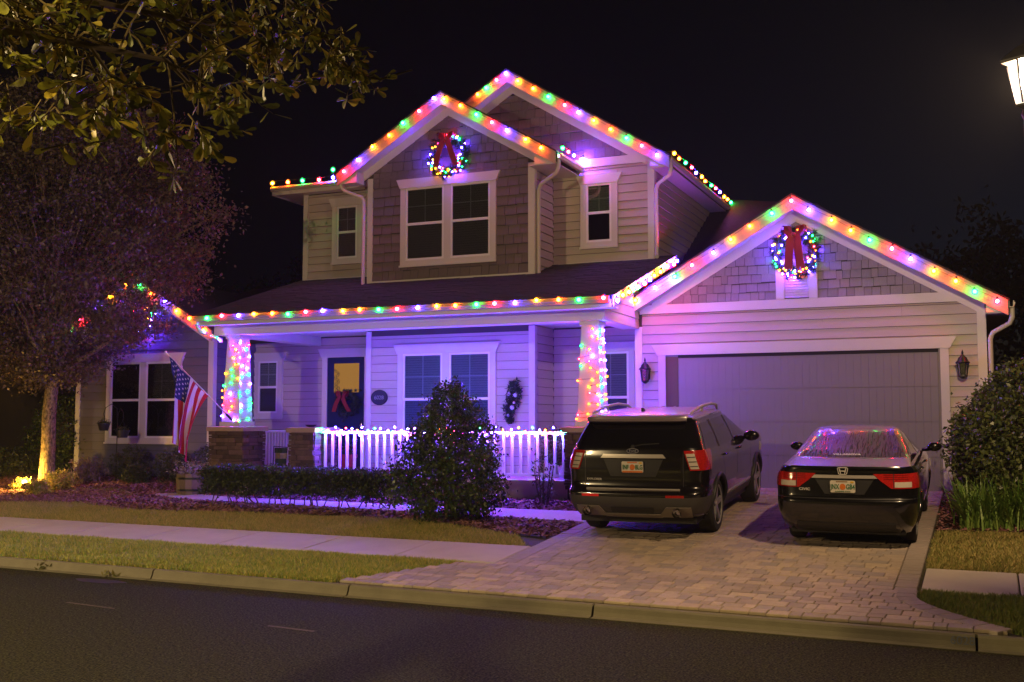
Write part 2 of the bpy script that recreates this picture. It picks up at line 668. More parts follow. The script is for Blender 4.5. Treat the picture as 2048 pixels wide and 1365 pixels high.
# walkway from the driveway past the porch
wk_pts = [(-5.72, 15.57), (-5.72, 16.55), (-10.0, 16.55), (-13.4, 16.62), (-15.1, 16.95), (-15.6, 16.62), (-14.4, 16.2), (-10.0, 15.92)]
fw = MB()
top_ = [G(a, s, .03) for a, s in wk_pts]
bot_ = [G(a, s, -.06) for a, s in wk_pts]
n_ = len(wk_pts)
fw.add(top_ + bot_, [tuple(range(n_))] + [(i, (i + 1) % n_, (i + 1) % n_ + n_, i + n_) for i in range(n_)])
fwo = fw.build('front_walk', M_CONC)
struct(fwo, 'concrete front walk running in front of the porch behind the hedge')

# driveway of pavers: a sand bed, border course, the nearest pavers singly, the rest joined
DX0, DX1 = -5.70, -.735


def drive_limits(s):
    """left and right edge of the paved area at s, with the flared apron"""
    x0, x1 = DX0, DX1
    if s < 12.25:
        t = (12.25 - s) / (12.25 - 10.79)
        x0 = DX0 - .45 - 1.0 * t
    if s < 11.95:
        t = (11.95 - s) / (11.95 - 10.79)
        x1 = DX1 + .95 * t ** 1.6
    return x0, x1


dl = [drive_limits(s)[0] for s in (10.79, 12.25)]
bed = MB()
ss = [10.788, 11.0, 11.2, 11.4, 11.6, 11.8, 11.95, 12.249, 12.251, 14, 17, 20.2]
vs_ = []
for s in ss:
    a, b = drive_limits(s)
    vs_ += [G(a, s, .004), G(b, s, .004)]
bed.add(vs_, [(2 * i, 2 * i + 1, 2 * i + 3, 2 * i + 2) for i in range(len(ss) - 1)])
bed.add([G(DX0, 20.2, .004), G(DX1, 20.2, .004), (DX1, 20.30, .83), (DX0, 20.30, .83)], [(0, 1, 2, 3)])
drv = bed.build('driveway', M_SAND)
struct(drv, 'driveway of mixed tan concrete pavers leading to the garage')

pm = MB()       # one unit paver: bevelled block, top 1 x 1
b = .030
lo = [(-.5, -.5, -1), (.5, -.5, -1), (.5, .5, -1), (-.5, .5, -1)]
mi_ = [(x_, y_, -.12) for x_, y_, z_ in lo]
hi = [(x_ * (1 - 2 * b), y_ * (1 - 2 * b), 0) for x_, y_, z_ in lo]
fs_ = [(8, 9, 10, 11)]
for i in range(4):
    j = (i + 1) % 4
    fs_ += [(i, j, j + 4, i + 4), (i + 4, j + 4, j + 8, i + 8)]
pm.add(lo + mi_ + hi, fs_)
M_PAVERS = [M_PAVER, mat('paver_tan', (.44, .34, .25), .8, var=.12, scale=12, rnd=.10, bump=.2, bscale=90),
            mat('paver_grey', (.31, .255, .225), .8, var=.12, scale=12, rnd=.10, bump=.2, bscale=90)]
PAVER_ME = [pm.mesh('paver', m) for m in M_PAVERS]
slope = (.82 - .12) / (20.2 - 10.74)
e1 = Vector((1, -K, 0)).normalized()
e2 = Vector((K, 1, slope)).normalized()
e3 = e1.cross(e2).normalized()
pav = []
s = 10.795
while s < 20.16:
    h = RNG.choice((.12, .16, .16, .21)) if s > 11.1 else .16
    h = min(h, 20.2 - s)
    if h < .05:
        break
    x0, x1 = drive_limits(s + h * .5)
    border = .24 if s > 12.2 else 0
    xx = x0 + (.24 if s > 12.3 else 0)
    xe = x1 - border
    if border:
        pav.append(((x0 + xx) / 2, s + h / 2, xx - x0 - .012, h - .010, 2))
        pav.append(((x1 + xe) / 2, s + h / 2, x1 - xe - .014, h - .010, 2))
    first = True
    while xx < xe - .02:
        w_ = RNG.choice((.12, .17, .17, .22, .22, .29))
        if first:
            w_ *= RNG.uniform(.5, 1)
            first = False
        if xe - (xx + w_) < .08:
            w_ = xe - xx
        pav.append((xx + w_ / 2, s + h / 2, w_ - .006, h - .006, RNG.choice((0, 0, 0, 0, 1, 1, 2, 2))))
        xx += w_
    s += h
# the largest in the picture: nearest to the camera
pav.sort(key=lambda p: p[1] + .15 * abs(p[0] + 3))
far = {0: MB(), 1: MB(), 2: MB()}
for i, (a, s, w_, h, k) in enumerate(pav):
    p = Vector(G(a, s, .032 + RNG.uniform(-.003, .003)))
    tl = RNG.uniform(-.005, .005)
    u_ = (e1 + e3 * tl).normalized()
    v_ = (e2 + e3 * RNG.uniform(-.005, .005)).normalized()
    n_ = u_.cross(v_)
    M_ = frame(u_ * w_, v_ * h, n_ * .06, p)
    if i < 288:
        o = bpy.data.objects.new('paver', PAVER_ME[k])
        COL.objects.link(o)
        o.matrix_basis = M_
        o.parent = drv
    else:
        far[0].add([M_ @ Vector(q) for q in pm.v], pm.f, k)
far[0].build('far_pavers', M_PAVERS, drv, recalc=False)['kind'] = 'stuff'

# border course along the flared right edge of the apron
prev = None
for s in np.linspace(12.22, 10.82, 10):
    x1 = drive_limits(s)[1]
    p = Vector(G(x1 - .09, s, .036))
    if prev is not None:
        d = p - prev
        u_ = d.normalized()
        v_ = e3.cross(u_).normalized()
        o = bpy.data.objects.new('paver', PAVER_ME[2])
        COL.objects.link(o)
        o.matrix_basis = frame(u_ * (d.length - .008), v_ * .20, u_.cross(v_) * .06, (p + prev) / 2)
        o.parent = drv
    prev = p

# mulch beds
BED_L = [(-23, 15.1), (-19.3, 14.75), (-16.4, 15.3), (-14.6, 14.85), (-11.5, 15.15), (-8.4, 15.2), (-6.3, 14.35), (-5.74, 14.2),
         (-5.74, 16.6), (-6.4, 18.2), (-14.0, 18.5), (-16.0, 19.2), (-23, 19.2)]
BED_R = [(-.70, 16.2), (3.2, 16.5), (4.5, 17.5), (4.5, 20.6), (-.70, 20.1)]
for nm, poly, lb in (('planting_bed', BED_L, 'dark mulch bed in front of the porch and wing'), ('planting_bed', BED_R, 'dark mulch bed beside the right edge of the driveway under the big shrub')):
    o = sheet(nm, poly, .004, M_SOIL)
    struct(o, lb)


def inside(px, ps, poly):
    c = np.zeros(len(px), bool)
    j = len(poly) - 1
    for i in range(len(poly)):
        xi, yi = poly[i]
        xj, yj = poly[j]
        cond = ((yi > ps) != (yj > ps)) & (px < (xj - xi) * (ps - yi) / (yj - yi + 1e-12) + xi)
        c ^= cond
        j = i
    return c


def gpts(px, ps, dz):
    z = np.interp(ps, [-200, 10.65, 10.74, 20.2, 260], [0, 0, .12, .82, .95]) + dz
    return np.stack([px, ps - K * px, z], 1)


def scatter(poly, n, rs):
    a = np.array(poly)
    lo, hi = a.min(0), a.max(0)
    px = rs.uniform(lo[0], hi[0], n)
    ps = rs.uniform(lo[1], hi[1], n)
    k = inside(px, ps, poly)
    return px[k], ps[k]


rs = np.random.RandomState(3)
for poly, n, lb in ((BED_L, 52000, 'reddish brown mulch chips covering the long bed before the porch'), (BED_R, 9000, 'reddish brown mulch chips covering the bed beside the driveway')):
    px, ps = scatter(poly, n, rs)
    if poly is BED_L:
        k = ~inside(px, ps, wk_pts)
        px, ps = px[k], ps[k]
    c = gpts(px, ps, .012 + .03 * rs.rand(len(px)))
    n_ = len(c)
    ang = rs.rand(n_) * 6.283
    a = np.stack([np.cos(ang), np.sin(ang), rs.normal(size=n_) * .35], 1)
    b = unit(np.cross(a, np.stack([rs.normal(size=n_) * .5, rs.normal(size=n_) * .5, np.ones(n_)], 1)))
    Lh = (.02 + .035 * rs.rand(n_))[:, None]
    Wh = (.008 + .012 * rs.rand(n_))[:, None]
    v = np.empty((n_, 4, 3))
    v[:, 0] = c - a * Lh - b * Wh
    v[:, 1] = c + a * Lh - b * Wh
    v[:, 2] = c + a * Lh + b * Wh
    v[:, 3] = c - a * Lh + b * Wh
    o = link('mulch', fast_mesh('mulch', v.reshape(-1, 3), 4, M_MULCH))
    stuff(o, lb)

# grass: bent blades as triangles
ISLAND = [(-20.6, 15.2), (-19.2, 14.75), (-16.3, 15.3), (-16.0, 16.1), (-17.2, 16.9), (-19.5, 16.4), (-21, 16.2)]


def grass(name, poly, dens, h, m, lb, seed, holes=(), edge=0.0):
    rs = np.random.RandomState(seed)
    a = np.array(poly)
    area = np.prod(a.max(0) - a.min(0))
    px, ps = scatter(poly, int(area * dens), rs)
    for hp in holes:
        k = ~inside(px, ps, hp)
        px, ps = px[k], ps[k]
    clump = .5 + .5 * np.sin(px * 2.3 + 1.7 * np.sin(ps * 3.1)) * np.sin(ps * 4.1 + 1.3 * np.sin(px * 1.9))
    c = gpts(px, ps, -.012)
    n = len(c)
    ang = rs.rand(n) * 6.283
    w = .006 + .005 * rs.rand(n)
    hh = h * (.55 + .5 * rs.rand(n)) * (.75 + .45 * clump)
    side = np.stack([np.cos(ang), np.sin(ang), 0 * ang], 1) * w[:, None]
    la = rs.rand(n) * 6.283
    lean = np.stack([np.cos(la), np.sin(la), 0 * la], 1) * (hh * (.2 + .9 * rs.rand(n)))[:, None]
    v = np.empty((n, 3, 3))
    v[:, 0] = c - side
    v[:, 1] = c + side
    v[:, 2] = c + lean
    v[:, 2, 2] += hh
    o = link(name, fast_mesh(name, v.reshape(-1, 3), 3, m))
    return stuff(o, lb)


VERGE_L = [(-19, 10.80), (-7.22, 10.80), (-6.25, 12.05), (-6.15, 12.31), (-19, 12.31)]
LAWN_L = [(-23, 13.52), (-5.8, 13.52), (-6.3, 14.33), (-8.4, 15.18), (-11.5, 15.12), (-14.6, 14.85), (-16.2, 15.4), (-15.6, 16.3), (-17, 17.2), (-19.5, 16.6), (-23, 16.2)]
VERGE_R = [(-.72, 12.1), (-.70, 11.85), (-.60, 11.58), (-.40, 11.32), (-.08, 11.05), (.24, 10.80), (4, 10.80), (4, 12.34), (-.68, 12.34)]
LAWN_R = [(-.71, 13.52), (4, 13.52), (4, 16.4), (-.70, 16.25)]
grass('grass', VERGE_L, 4600, .075, M_GRASS, 'yellow green grass verge between the sidewalk and the kerb, left of the driveway', 1)
grass('grass', LAWN_L, 3000, .07, M_GRASSD, 'straw coloured front lawn between the sidewalk and the mulch bed', 2, holes=(ISLAND,))
grass('grass', VERGE_R, 4600, .07, M_GRASSG, 'dark green grass tongue at the kerb, right of the driveway apron', 3)
grass('grass', LAWN_R, 3200, .065, M_GRASSD, 'dry yellow grass patch right of the driveway, below the strap leaf clump', 4)
px, ps = scatter(ISLAND, 9000, rs)
c = gpts(px, ps, .015 + .03 * rs.rand(len(px)))
o = link('mulch', fast_mesh('mulch', leaf_quads(c, .06, .02, bias=(0, 0, 0), seed=9), 4, M_MULCH))
stuff(o, 'dark mulch ring with low litter around the lit tree')
# ------------------------------------------------------------------ the house
house = thing('house', 'two storey cream and grey house with gables outlined in coloured lights', 'house', (-8.0, 20.2, .82))
YG, YB, YM, YW = 20.19, 20.5, 21.55, 20.0
GX0, GX1 = -6.2, 0.0
BX0, BX1 = -12.38, -8.44
MX0, MX1 = -14.78, -6.2
WX0, WX1 = -20.2, -16.13
Hp = lambda mb, name, m, parent=house, **k: mb.build(name, m, parent, **k)

# unit clapboard: local x along wall, -y outward, z up; thicker at its foot
cb = MB()
cb.add([(-.5, 0, 0), (.5, 0, 0), (.5, -1, 0), (-.5, -1, 0), (-.5, 0, 1), (.5, 0, 1), (.5, -.15, 1), (-.5, -.15, 1)],
       [(0, 1, 2, 3), (4, 7, 6, 5), (3, 2, 6, 7), (0, 4, 5, 1), (1, 5, 6, 2), (0, 3, 7, 4)])
BOARD = {}


def board_me(m, kind):
    if (m.name, kind) not in BOARD:
        BOARD[(m.name, kind)] = cb.mesh(kind, m)
    return BOARD[(m.name, kind)]


def put_board(parent, kind, m, u, z_, o, w, h, th=.022):
    """board with foot centre at o, running along u (unit)"""
    inward = Vector((0, 0, 1)).cross(Vector(u))
    B = frame(Vector(u) * w, inward * th, Vector((0, 0, h)), o)
    ob = bpy.data.objects.new(kind, board_me(m, kind))
    COL.objects.link(ob)
    ob.matrix_basis = B
    ob.parent = parent
    return ob


FRONT, RIGHT = (1, 0, 0), (0, 1, 0)


def siding(parent, m, u, a0, a1, z0, z1, at, holes=(), pitch=.178, top=None, kind='siding_board', long=3.66, lim=None):
    """lap boards; a = X for front walls (at=Y) or Y for right-facing walls (at=X); top(z)->(a0,a1) clips to a gable"""
    z = z0
    row = 0
    while z < z1 - .03:
        h = min(pitch, z1 - z)
        lo, hi = a0, a1
        if top:
            t0, t1 = top(z + h * .5)
            lo, hi = max(lo, t0), min(hi, t1)
        segs = [(lo, hi)]
        part = []
        for (h0, h1, hz0, hz1) in holes:
            if hz0 < z + h - .01 and hz1 > z + .01:
                p, q = max(h0, lo), min(h1, hi)
                if q - p > .05:
                    if hz1 < z + h - .015:
                        part.append((p, q, hz1, z + h))
                    if hz0 > z + .015:
                        part.append((p, q, z, hz0))
                ns = []
                for p, q in segs:
                    if h1 <= p or h0 >= q:
                        ns.append((p, q))
                    else:
                        if h0 > p:
                            ns.append((p, h0))
                        if h1 < q:
                            ns.append((h1, q))
                segs = ns
        for p, q, za, zb in part:
            o = ((p + q) / 2, at, za) if u is FRONT else (at, (p + q) / 2, za)
            put_board(parent, kind, m, u, None, o, q - p - .003, zb - za - .007, .029)
        for p, q in segs:
            cuts = [p]
            c = p + long * ((row * .37) % 1.0)
            while c < q - .4:
                if c > p + .4:
                    cuts.append(c)
                c += long
            cuts.append(q)
            for i in range(len(cuts) - 1):
                w = cuts[i + 1] - cuts[i] - .003
                if w < .04:
                    continue
                mid = (cuts[i] + cuts[i + 1]) / 2
                o = (mid, at, z) if u is FRONT else (at, mid, z)
                put_board(parent, kind, m, u, None, o, w, h - .007, .029)
        z += pitch
        row += 1


# main masses (backing walls behind boards)
w_garage = Hp(MB().prism([(GX0, .70), (GX1, .70), (GX1, 4.02), (-3.1, 5.70), (GX0, 4.02)], 'y', YG, 27.4), 'garage_wall', M_BACK)
w_bay = Hp(MB().prism([(BX0, .8), (BX1, .8), (BX1, 7.42), (-10.41, 8.50), (BX0, 7.42)], 'y', YB, YM), 'bay_wall', M_BACK)
w_main = Hp(MB().box(-16.2, MX1 - .002, YM, 27.5, .8, 4.6).prism([(MX0, 4.60), (MX1, 4.60), (MX1, 7.42), (-9.42, 9.20), (-12.7, 7.42), (MX0, 7.42)], 'y', YM, 29.0), 'main_wall', M_BACK)
w_wing = Hp(MB().prism([(WX0, .7), (WX1, .7), (WX1, 4.0), (-18.17, 5.18), (WX0, 4.0)], 'y', YW, 24.4), 'wing_wall', M_BACK)
w_right = Hp(MB().box(MX1 - .001, MX1 + .004, YM + .01, 29, 5.2, 7.42), 'side_wall', M_BACK)
w_bayside = Hp(MB().box(BX1 - .001, BX1 + .004, YB + .01, YM, .9, 7.42), 'bay_side_wall', M_BACK)

# windows -----------------------------------------------------------------
def window(x0, x1, z0, z1, Y, lights=1, blind='dark', casing=.13, head=.20, pane=M_PANE, grid=True, mull=.16):
    """double hung unit(s) on a front wall: casing with splayed head, vinyl frame, meeting rail, grid, pane, blind"""
    w = Hp(MB().box(x0 - .02, x1 + .02, Y - .024, Y - .002, z0 - .02, z1 + .02), 'window', M_DARK)
    c = MB()
    yo = Y - .062
    c.box(x0 - casing, x0 - .001, yo, Y - .002, z0 - casing, z1)
    c.box(x1 + .001, x1 + casing, yo, Y - .002, z0 - casing, z1)
    c.box(x0, x1, yo, Y - .002, z0 - casing, z0 - .001)
    c.prism([(x0 - casing - .012, z1 + .001), (x1 + casing + .012, z1 + .001), (x1 + casing + .10, z1 + head), (x0 - casing - .10, z1 + head)], 'y', yo - .014, Y - .002)
    c.box(x0 - casing - .02, x1 + casing + .02, yo - .022, yo - .001, z0 - casing - .012, z0 - casing + .03)
    Hp(c, 'casing', M_TRIM, w)
    wd = (x1 - x0 - mull * (lights - 1)) / lights
    for i in range(lights):
        a, b = x0 + i * (wd + mull), x0 + i * (wd + mull) + wd
        if i:
            Hp(MB().box(a - mull + .001, a - .001, yo + .006, Y - .003, z0, z1), 'mullion', M_TRIM, w)
        zm = (z0 + z1) / 2
        f = MB()
        t = .045
        for (p, q, r, s_) in ((a, a + t, z0, z1), (b - t, b, z0, z1), (a + t, b - t, z0, z0 + t), (a + t, b - t, z1 - t, z1)):
            f.box(p, q, Y - .052, Y - .010, r, s_)
        f.box(a + t, b - t, Y - .057, Y - .012, zm - .028, zm + .028)
        Hp(f, 'window_frame', M_VINYL, w)
        for za, zb, up in ((z0 + t, zm - .028, 0), (zm + .028, z1 - t, 1)):
            Hp(MB().box(a + t, b - t, Y - .036 - .006 * up, Y - .033 - .006 * up, za, zb), 'pane', pane, w)
            if up and grid:
                g = MB()
                g.box((a + b) / 2 - .010, (a + b) / 2 + .010, Y - .0325, Y - .028, za, zb)
                g.box(a + t, (a + b) / 2 - .011, Y - .0325, Y - .028, (za + zb) / 2 - .010, (za + zb) / 2 + .010)
                g.box((a + b) / 2 + .011, b - t, Y - .0325, Y - .028, (za + zb) / 2 - .010, (za + zb) / 2 + .010)
                Hp(g, 'window_grid', M_VINYL, w)
        if blind:
            bm_ = MB()
            zlo = z0 + t if blind != 'top' else zm
            z = zlo
            while z < z1 - t - .03:
                bm_.add([(a + t, Y - .0255, z), (b - t, Y - .0255, z), (b - t, Y - .029, z + .046), (a + t, Y - .029, z + .046)], [(0, 1, 2, 3)])
                z += .050
            bo = Hp(bm_, 'blind', [M_BLINDD if blind == 'dark' else M_BLIND, M_BLINDS], w, recalc=False)
            if blind == 'light':
                bo.data.polygons.foreach_set('material_index', [1 if p_.center.z < zm else 0 for p_ in bo.data.polygons])
    return w


WIN = []


def hole(x0, x1, z0, z1, casing=.13, head=.2):
    return (x0 - casing, x1 + casing, z0 - casing, z1 + head)


# garage front ------------------------------------------------------------
DR = (-5.60, -.73, .80, 3.30)
gh = [(DR[0] - .14, DR[1] + .14, .5, 3.50)]
siding(w_garage, M_SIDING, FRONT, GX0 + .14, GX1 - .13, .86, 4.10, YG, gh)
Hp(MB().box(GX0 + .1, GX1 - .06, YG - .045, YG - .002, 4.10, 4.27), 'frieze_board', M_TRIM)
dt = MB()
dt.box(DR[0] - .14, DR[0], YG - .04, YG - .002, .83, DR[3])
dt.box(DR[1], DR[1] + .14, YG - .04, YG - .002, .83, DR[3])
dt.prism([(DR[0] - .16, DR[3] + .001), (DR[1] + .16, DR[3] + .001), (DR[1] + .27, DR[3] + .2), (DR[0] - .27, DR[3] + .2)], 'y', YG - .052, YG - .002)
Hp(dt, 'door_casing', M_TRIM)
# the doorway is recessed into the wall: jambs, then a sectional door of four rows with stile grooves
gd = Hp(MB().box(DR[0] + .001, DR[1] - .001, YG - .006, YG - .002, .80, DR[3]), 'garage_door', M_GDOOR)
ROWS = [(.815, 1.418), (1.425, 2.028), (2.035, 2.638), (2.645, 3.235)]
for za, zb in ROWS:
    for k in range(4):
        wd = (DR[1] - DR[0] - .30) / 4
        a = DR[0] + .26 + k * wd
        p = MB()
        nb = 9
        bw_ = (wd - .001) / nb
        for j in range(nb):
            q0 = a + .0005 + j * bw_
            p.prism([(q0, YG - .019), (q0 + .006, YG - .022), (q0 + bw_ - .006, YG - .022), (q0 + bw_, YG - .019), (q0 + bw_, YG - .008), (q0, YG - .008)], 'z', za, zb)
        Hp(p, 'panel', M_GDOOR, gd)
Hp(MB().box(DR[0] + .002, DR[0] + .24, YG - .016, YG - .007, .82, 3.27), 'door_track', M_DARKV, gd)
Hp(MB().box(DR[0] + .24, DR[1] - .03, YG - .018, YG - .007, 3.24, 3.298), 'top_seal', M_DARK, gd)

# shingles: candidates gathered, the largest built singly
SH = []


def shingles(parent, u, a0, a1, z0, z1, at, top, course, wr, holes=(), m=M_SHAKE, prio=0.0):
    z = z0
    while z < z1 - .02:
        h = min(course, z1 - z)
        lo, hi = a0, a1
        if top:
            t0, t1 = top(z)
            lo, hi = max(lo, t0), min(hi, t1)
        segs = [(lo, hi)]
        part = []
        for h0, h1, hz0, hz1 in holes:
            if hz0 < z + h - .01 and hz1 > z + .01:
                p, q = max(h0, lo), min(h1, hi)
                if q > p:
                    if hz1 < z + h - .02:
                        part.append((p, q, hz1, z + h))
                    if hz0 > z + .02:
                        part.append((p, q, z, hz0))
                ns = []
                for p, q in segs:
                    if h1 <= p or h0 >= q:
                        ns.append((p, q))
                    else:
                        ns += [(a_, b_) for a_, b_ in ((p, h0), (h1, q)) if b_ > a_ + .01]
                segs = ns
        for lo, hi, za, zb in [(p, q, z, z + h) for p, q in segs] + part:
            x = lo
            while x < hi - .01:
                w = RNG.uniform(*wr)
                if hi - x - w < .06:
                    w = hi - x
                jz = RNG.uniform(-.010, .010) if zb - za > .1 else 0
                SH.append((prio + RNG.random() * .01, parent, u, x + w / 2, at, za + jz, w - RNG.uniform(.006, .011), zb - za - .008, m))
                x += w
        z += course


def gable_top(xc, zc, tan, inset=0.0):
    return lambda z: (xc - (zc - z) / tan + inset, xc + (zc - z) / tan - inset)


TG = (6.13 - 4.02) / 3.45       # roof pitch of the garage gable
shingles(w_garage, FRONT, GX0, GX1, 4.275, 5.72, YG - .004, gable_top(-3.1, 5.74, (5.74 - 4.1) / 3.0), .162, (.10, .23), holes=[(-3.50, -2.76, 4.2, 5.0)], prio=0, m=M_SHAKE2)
vent = Hp(MB().box(-3.36, -2.90, YG - .03, YG - .003, 4.29, 4.93), 'gable_vent', M_TRIM)
v = MB()
for a, b in ((-3.50, -3.35), (-2.91, -2.76)):
    v.box(a, b, YG - .05, YG - .003, 4.272, 5.0)
v.box(-3.35, -2.91, YG - .048, YG - .003, 4.93, 5.0)
Hp(v, 'vent_frame', M_TRIM, vent)
for k in range(13):
    z = 4.30 + k * .049
    Hp(MB().add([(-3.33, YG - .034, z), (-2.93, YG - .034, z), (-2.93, YG - .060, z - .004), (-3.33, YG - .060, z - .004), (-3.33, YG - .034, z + .034), (-2.93, YG - .034, z + .034)],
                [(0, 1, 2, 3), (3, 2, 5, 4), (0, 4, 5, 1)]), 'slat', M_TRIM, vent)


# rakes, soffits, roofs ----------------------------------------------------
def rake(xc, zc, xl, zl, xr, zr, Yf, Yw, name_m=M_TRIM, thick=.21, roof_to=None, wallpk=None, frieze=.19, lip=.0):
    """gable edge: moulded rake boards in front, soffit back to the wall, frieze below it, roof slabs behind.
    z values are the roof's top edge at peak, left and right eave"""
    for (xe, ze, nm) in ((xl, zl, 'l'), (xr, zr, 'r')):
        sgn = 1 if xe > xc else -1
        b = MB()
        def band(t0, t1, y0, y1):
            b.prism([(xc, zc - t0), (xe, ze - t0), (xe, ze - t1), (xc, zc - t1)], 'y', y0, y1)
        band(0, .055, Yf - .030, Yf + .02)
        band(.056, .12, Yf - .014, Yf + .018)
        band(.121, .165, Yf - .006, Yf + .016)
        band(.166, thick + .05, Yf, Yf + .014)
        Hp(b, 'rake_board', M_RAKE)
        s = MB()
        t0, t1 = thick, thick + .02
        s.prism([(xc, zc - t0), (xe, ze - t0), (xe, ze - t1), (xc, zc - t1)], 'y', Yf + .015, Yw + .02)
        Hp(s, 'soffit', M_SOFFIT)
        fr = MB()
        # frieze follows the rake on the wall, below the soffit
        d0, d1 = t1 + .001, t1 + frieze
        fr.prism([(xc, zc - d0), (xe - sgn * .36, ze + (zc - ze) * .36 / abs(xe - xc) - d0), (xe - sgn * .36, ze + (zc - ze) * .36 / abs(xe - xc) - d1), (xc, zc - d1)], 'y', Yw - .034, Yw - .001)
        Hp(fr, 'frieze_board', name_m)
        r = MB()
        back = roof_to
        r.prism([(xc, zc + .03), (xe + sgn * .03, ze + .03 - .03 * abs(zc - ze) / abs(xe - xc)), (xe + sgn * .03, ze - .006 - .03 * abs(zc - ze) / abs(xe - xc)), (xc, zc - .006)], 'y', Yf - .045, back)
        Hp(r, 'roof', M_ROOF)


rake(-3.13, 6.12, -6.22, 4.33, .36, 4.06, 19.84, YG, roof_to=25.5, frieze=.2)
rake(-10.42, 9.01, -13.0, 7.47, -7.82, 7.47, 20.15, YB, roof_to=25.0)
rake(-9.37, 9.66, -12.9, 7.50, -5.76, 7.42, 21.20, YM, roof_to=28.6)
rake(-18.15, 5.42, -20.65, 4.06, -15.9, 4.10, 19.65, YW, roof_to=25.4)

# shingled gables and bay upper storey
hs = [hole(-11.42, -9.41, 5.50, 7.08)]
tb = (8.62 - 7.42) / 2.0
shingles(w_bay, FRONT, BX0 + .12, BX1 - .12, 5.10, 7.42, YB - .004, None, .205, (.14, .30), holes=hs, prio=1)
shingles(w_bay, FRONT, BX0 + .12, BX1 - .12, 7.42 - .13, 8.6, YB - .004, gable_top(-10.42, 8.74, .61), .205, (.14, .30), prio=1)
shingles(w_main, FRONT, -10.4, MX1, 7.61, 9.2, YM - .004, gable_top(-9.37, 9.36, .61), .205, (.14, .30), prio=.5)
SH.sort(key=lambda q: q[0])
late = MB()
for i, (pr, parent, u, a, at, z, w, h, m) in enumerate(SH):
    if i < 296:
        put_board(parent, 'shingle', m, u, None, (a, at, z), w, h, .026)
    else:
        B = frame(Vector((w, 0, 0)), Vector((0, .026, 0)), Vector((0, 0, h)), (a, at, z))
        late.add([B @ Vector(q) for q in cb.v], cb.f)
late.build('shingle_courses', M_SHAKE, w_bay, recalc=False)['kind'] = 'stuff'

# board sided walls
sw_h = [hole(-13.84, -13.29, 5.84, 7.07), hole(-7.66, -7.10, 5.81, 7.05)]
siding(w_main, M_SIDING, FRONT, MX0 + .12, BX0 - .02, 5.40, 7.42, YM, sw_h)
siding(w_main, M_SIDING, FRONT, BX1 + .02, MX1 - .12, 5.40, 7.42, YM, sw_h)
siding(w_right, M_SIDING, RIGHT, YM + .12, 27.4, 5.3, 7.40, MX1 + .004)
siding(w_bayside, M_SIDING, RIGHT, YB + .11, YM - .02, 5.1, 7.40, BX1 + .004)
siding(w_bayside, M_SIDING, RIGHT, YB + .11, YM - .02, .98, 4.2, BX1 + .004)
gh2 = [hole(-11.52 + .1, -9.41, 1.55, 3.49)]
siding(w_bay, M_SIDING, FRONT, BX0 + .11, BX1 - .11, .98, 3.9, YB, gh2)
gh3 = [hole(-16.0, -15.44, 2.25, 3.49), (-14.2, -12.95, .5, 3.75), hole(-7.55, -6.75, 1.6, 3.49)]
siding(w_main, M_SIDING, FRONT, -16.13, BX0 - .02, .98, 4.0, YM, gh3)
siding(w_main, M_SIDING, FRONT, BX1 + .02, MX1 - .1, .98, 4.0, YM, gh3)
gw = [hole(-19.10, -17.13, 1.67, 3.44)]
siding(w_wing, M_SHAKEW, FRONT, WX0 + .12, WX1 - .12, .80, 5.0, YW, gw, pitch=.195, top=gable_top(-18.15, 5.22, .53))
w_wside = Hp(MB().box(WX1 - .001, WX1 + .004, YW + .01, YM, .8, 4.0), 'wing_side_wall', M_BACK)
siding(w_wside, M_SHAKEW, RIGHT, YW + .1, YM, .8, 4.0, WX1 + .004, pitch=.195)

# corner boards and bands
for bx in ((BX0 - .012, BX0 + .12, YB - .032, YB + .09, 5.06, 7.38), (BX1 - .12, BX1 + .026, YB - .032, YB + .10, 5.06, 7.38),
           (BX0 - .012, BX0 + .11, YB - .030, YB + .09, .98, 4.0), (BX1 - .11, BX1 + .026, YB - .030, YB + .10, .98, 4.0),
           (MX0 - .012, MX0 + .12, YM - .032, YM + .09, 5.38, 7.42), (MX1 - .12, MX1 + .028, YM - .032, YM + .11, 5.36, 7.42),
           (WX0 - .012, WX0 + .12, YW - .032, YW + .09, .74, 3.9), (WX1 - .12, WX1 + .028, YW - .032, YW + .09, .74, 3.9),
           (GX1 - .13, GX1 + .015, YG - .032, YG + .10, .84, 3.97), (GX0, GX0 + .14, YG - .032, YG - .001, .84, 3.86)):
    Hp(MB().box(*bx), 'corner_board', M_TRIM)
Hp(MB().box(BX1 + .02, MX1 - .122, YM - .045, YM - .002, 7.42, 7.60), 'band_board', M_TRIM)
Hp(MB().box(MX0 - .01, BX0 - .02, YM - .030, YM - .003, 5.28, 5.398).box(BX1 + .02, MX1 - .122, YM - .030, YM - .003, 5.28, 5.398).box(BX0 + .121, BX1 - .121, YB - .030, YB - .003, 5.0, 5.098), 'skirt_board', M_TRIM)

window(-11.42, -9.41, 5.50, 7.08, YB, 2, 'dark')
window(-13.84, -13.29, 5.84, 7.07, YM, 1, 'dark')
window(-7.66, -7.10, 5.81, 7.05, YM, 1, 'top')
window(-11.46, -9.41, 1.55, 3.49, YB, 2, 'light', pane=M_PANEL)
window(-16.0, -15.44, 2.25, 3.49, YM, 1, 'top', pane=M_PANEL)
window(-7.55, -6.75, 1.6, 3.49, YM, 1, 'light', pane=M_PANEL)
window(-19.10, -17.13, 1.67, 3.44, YW, 2, 'top')

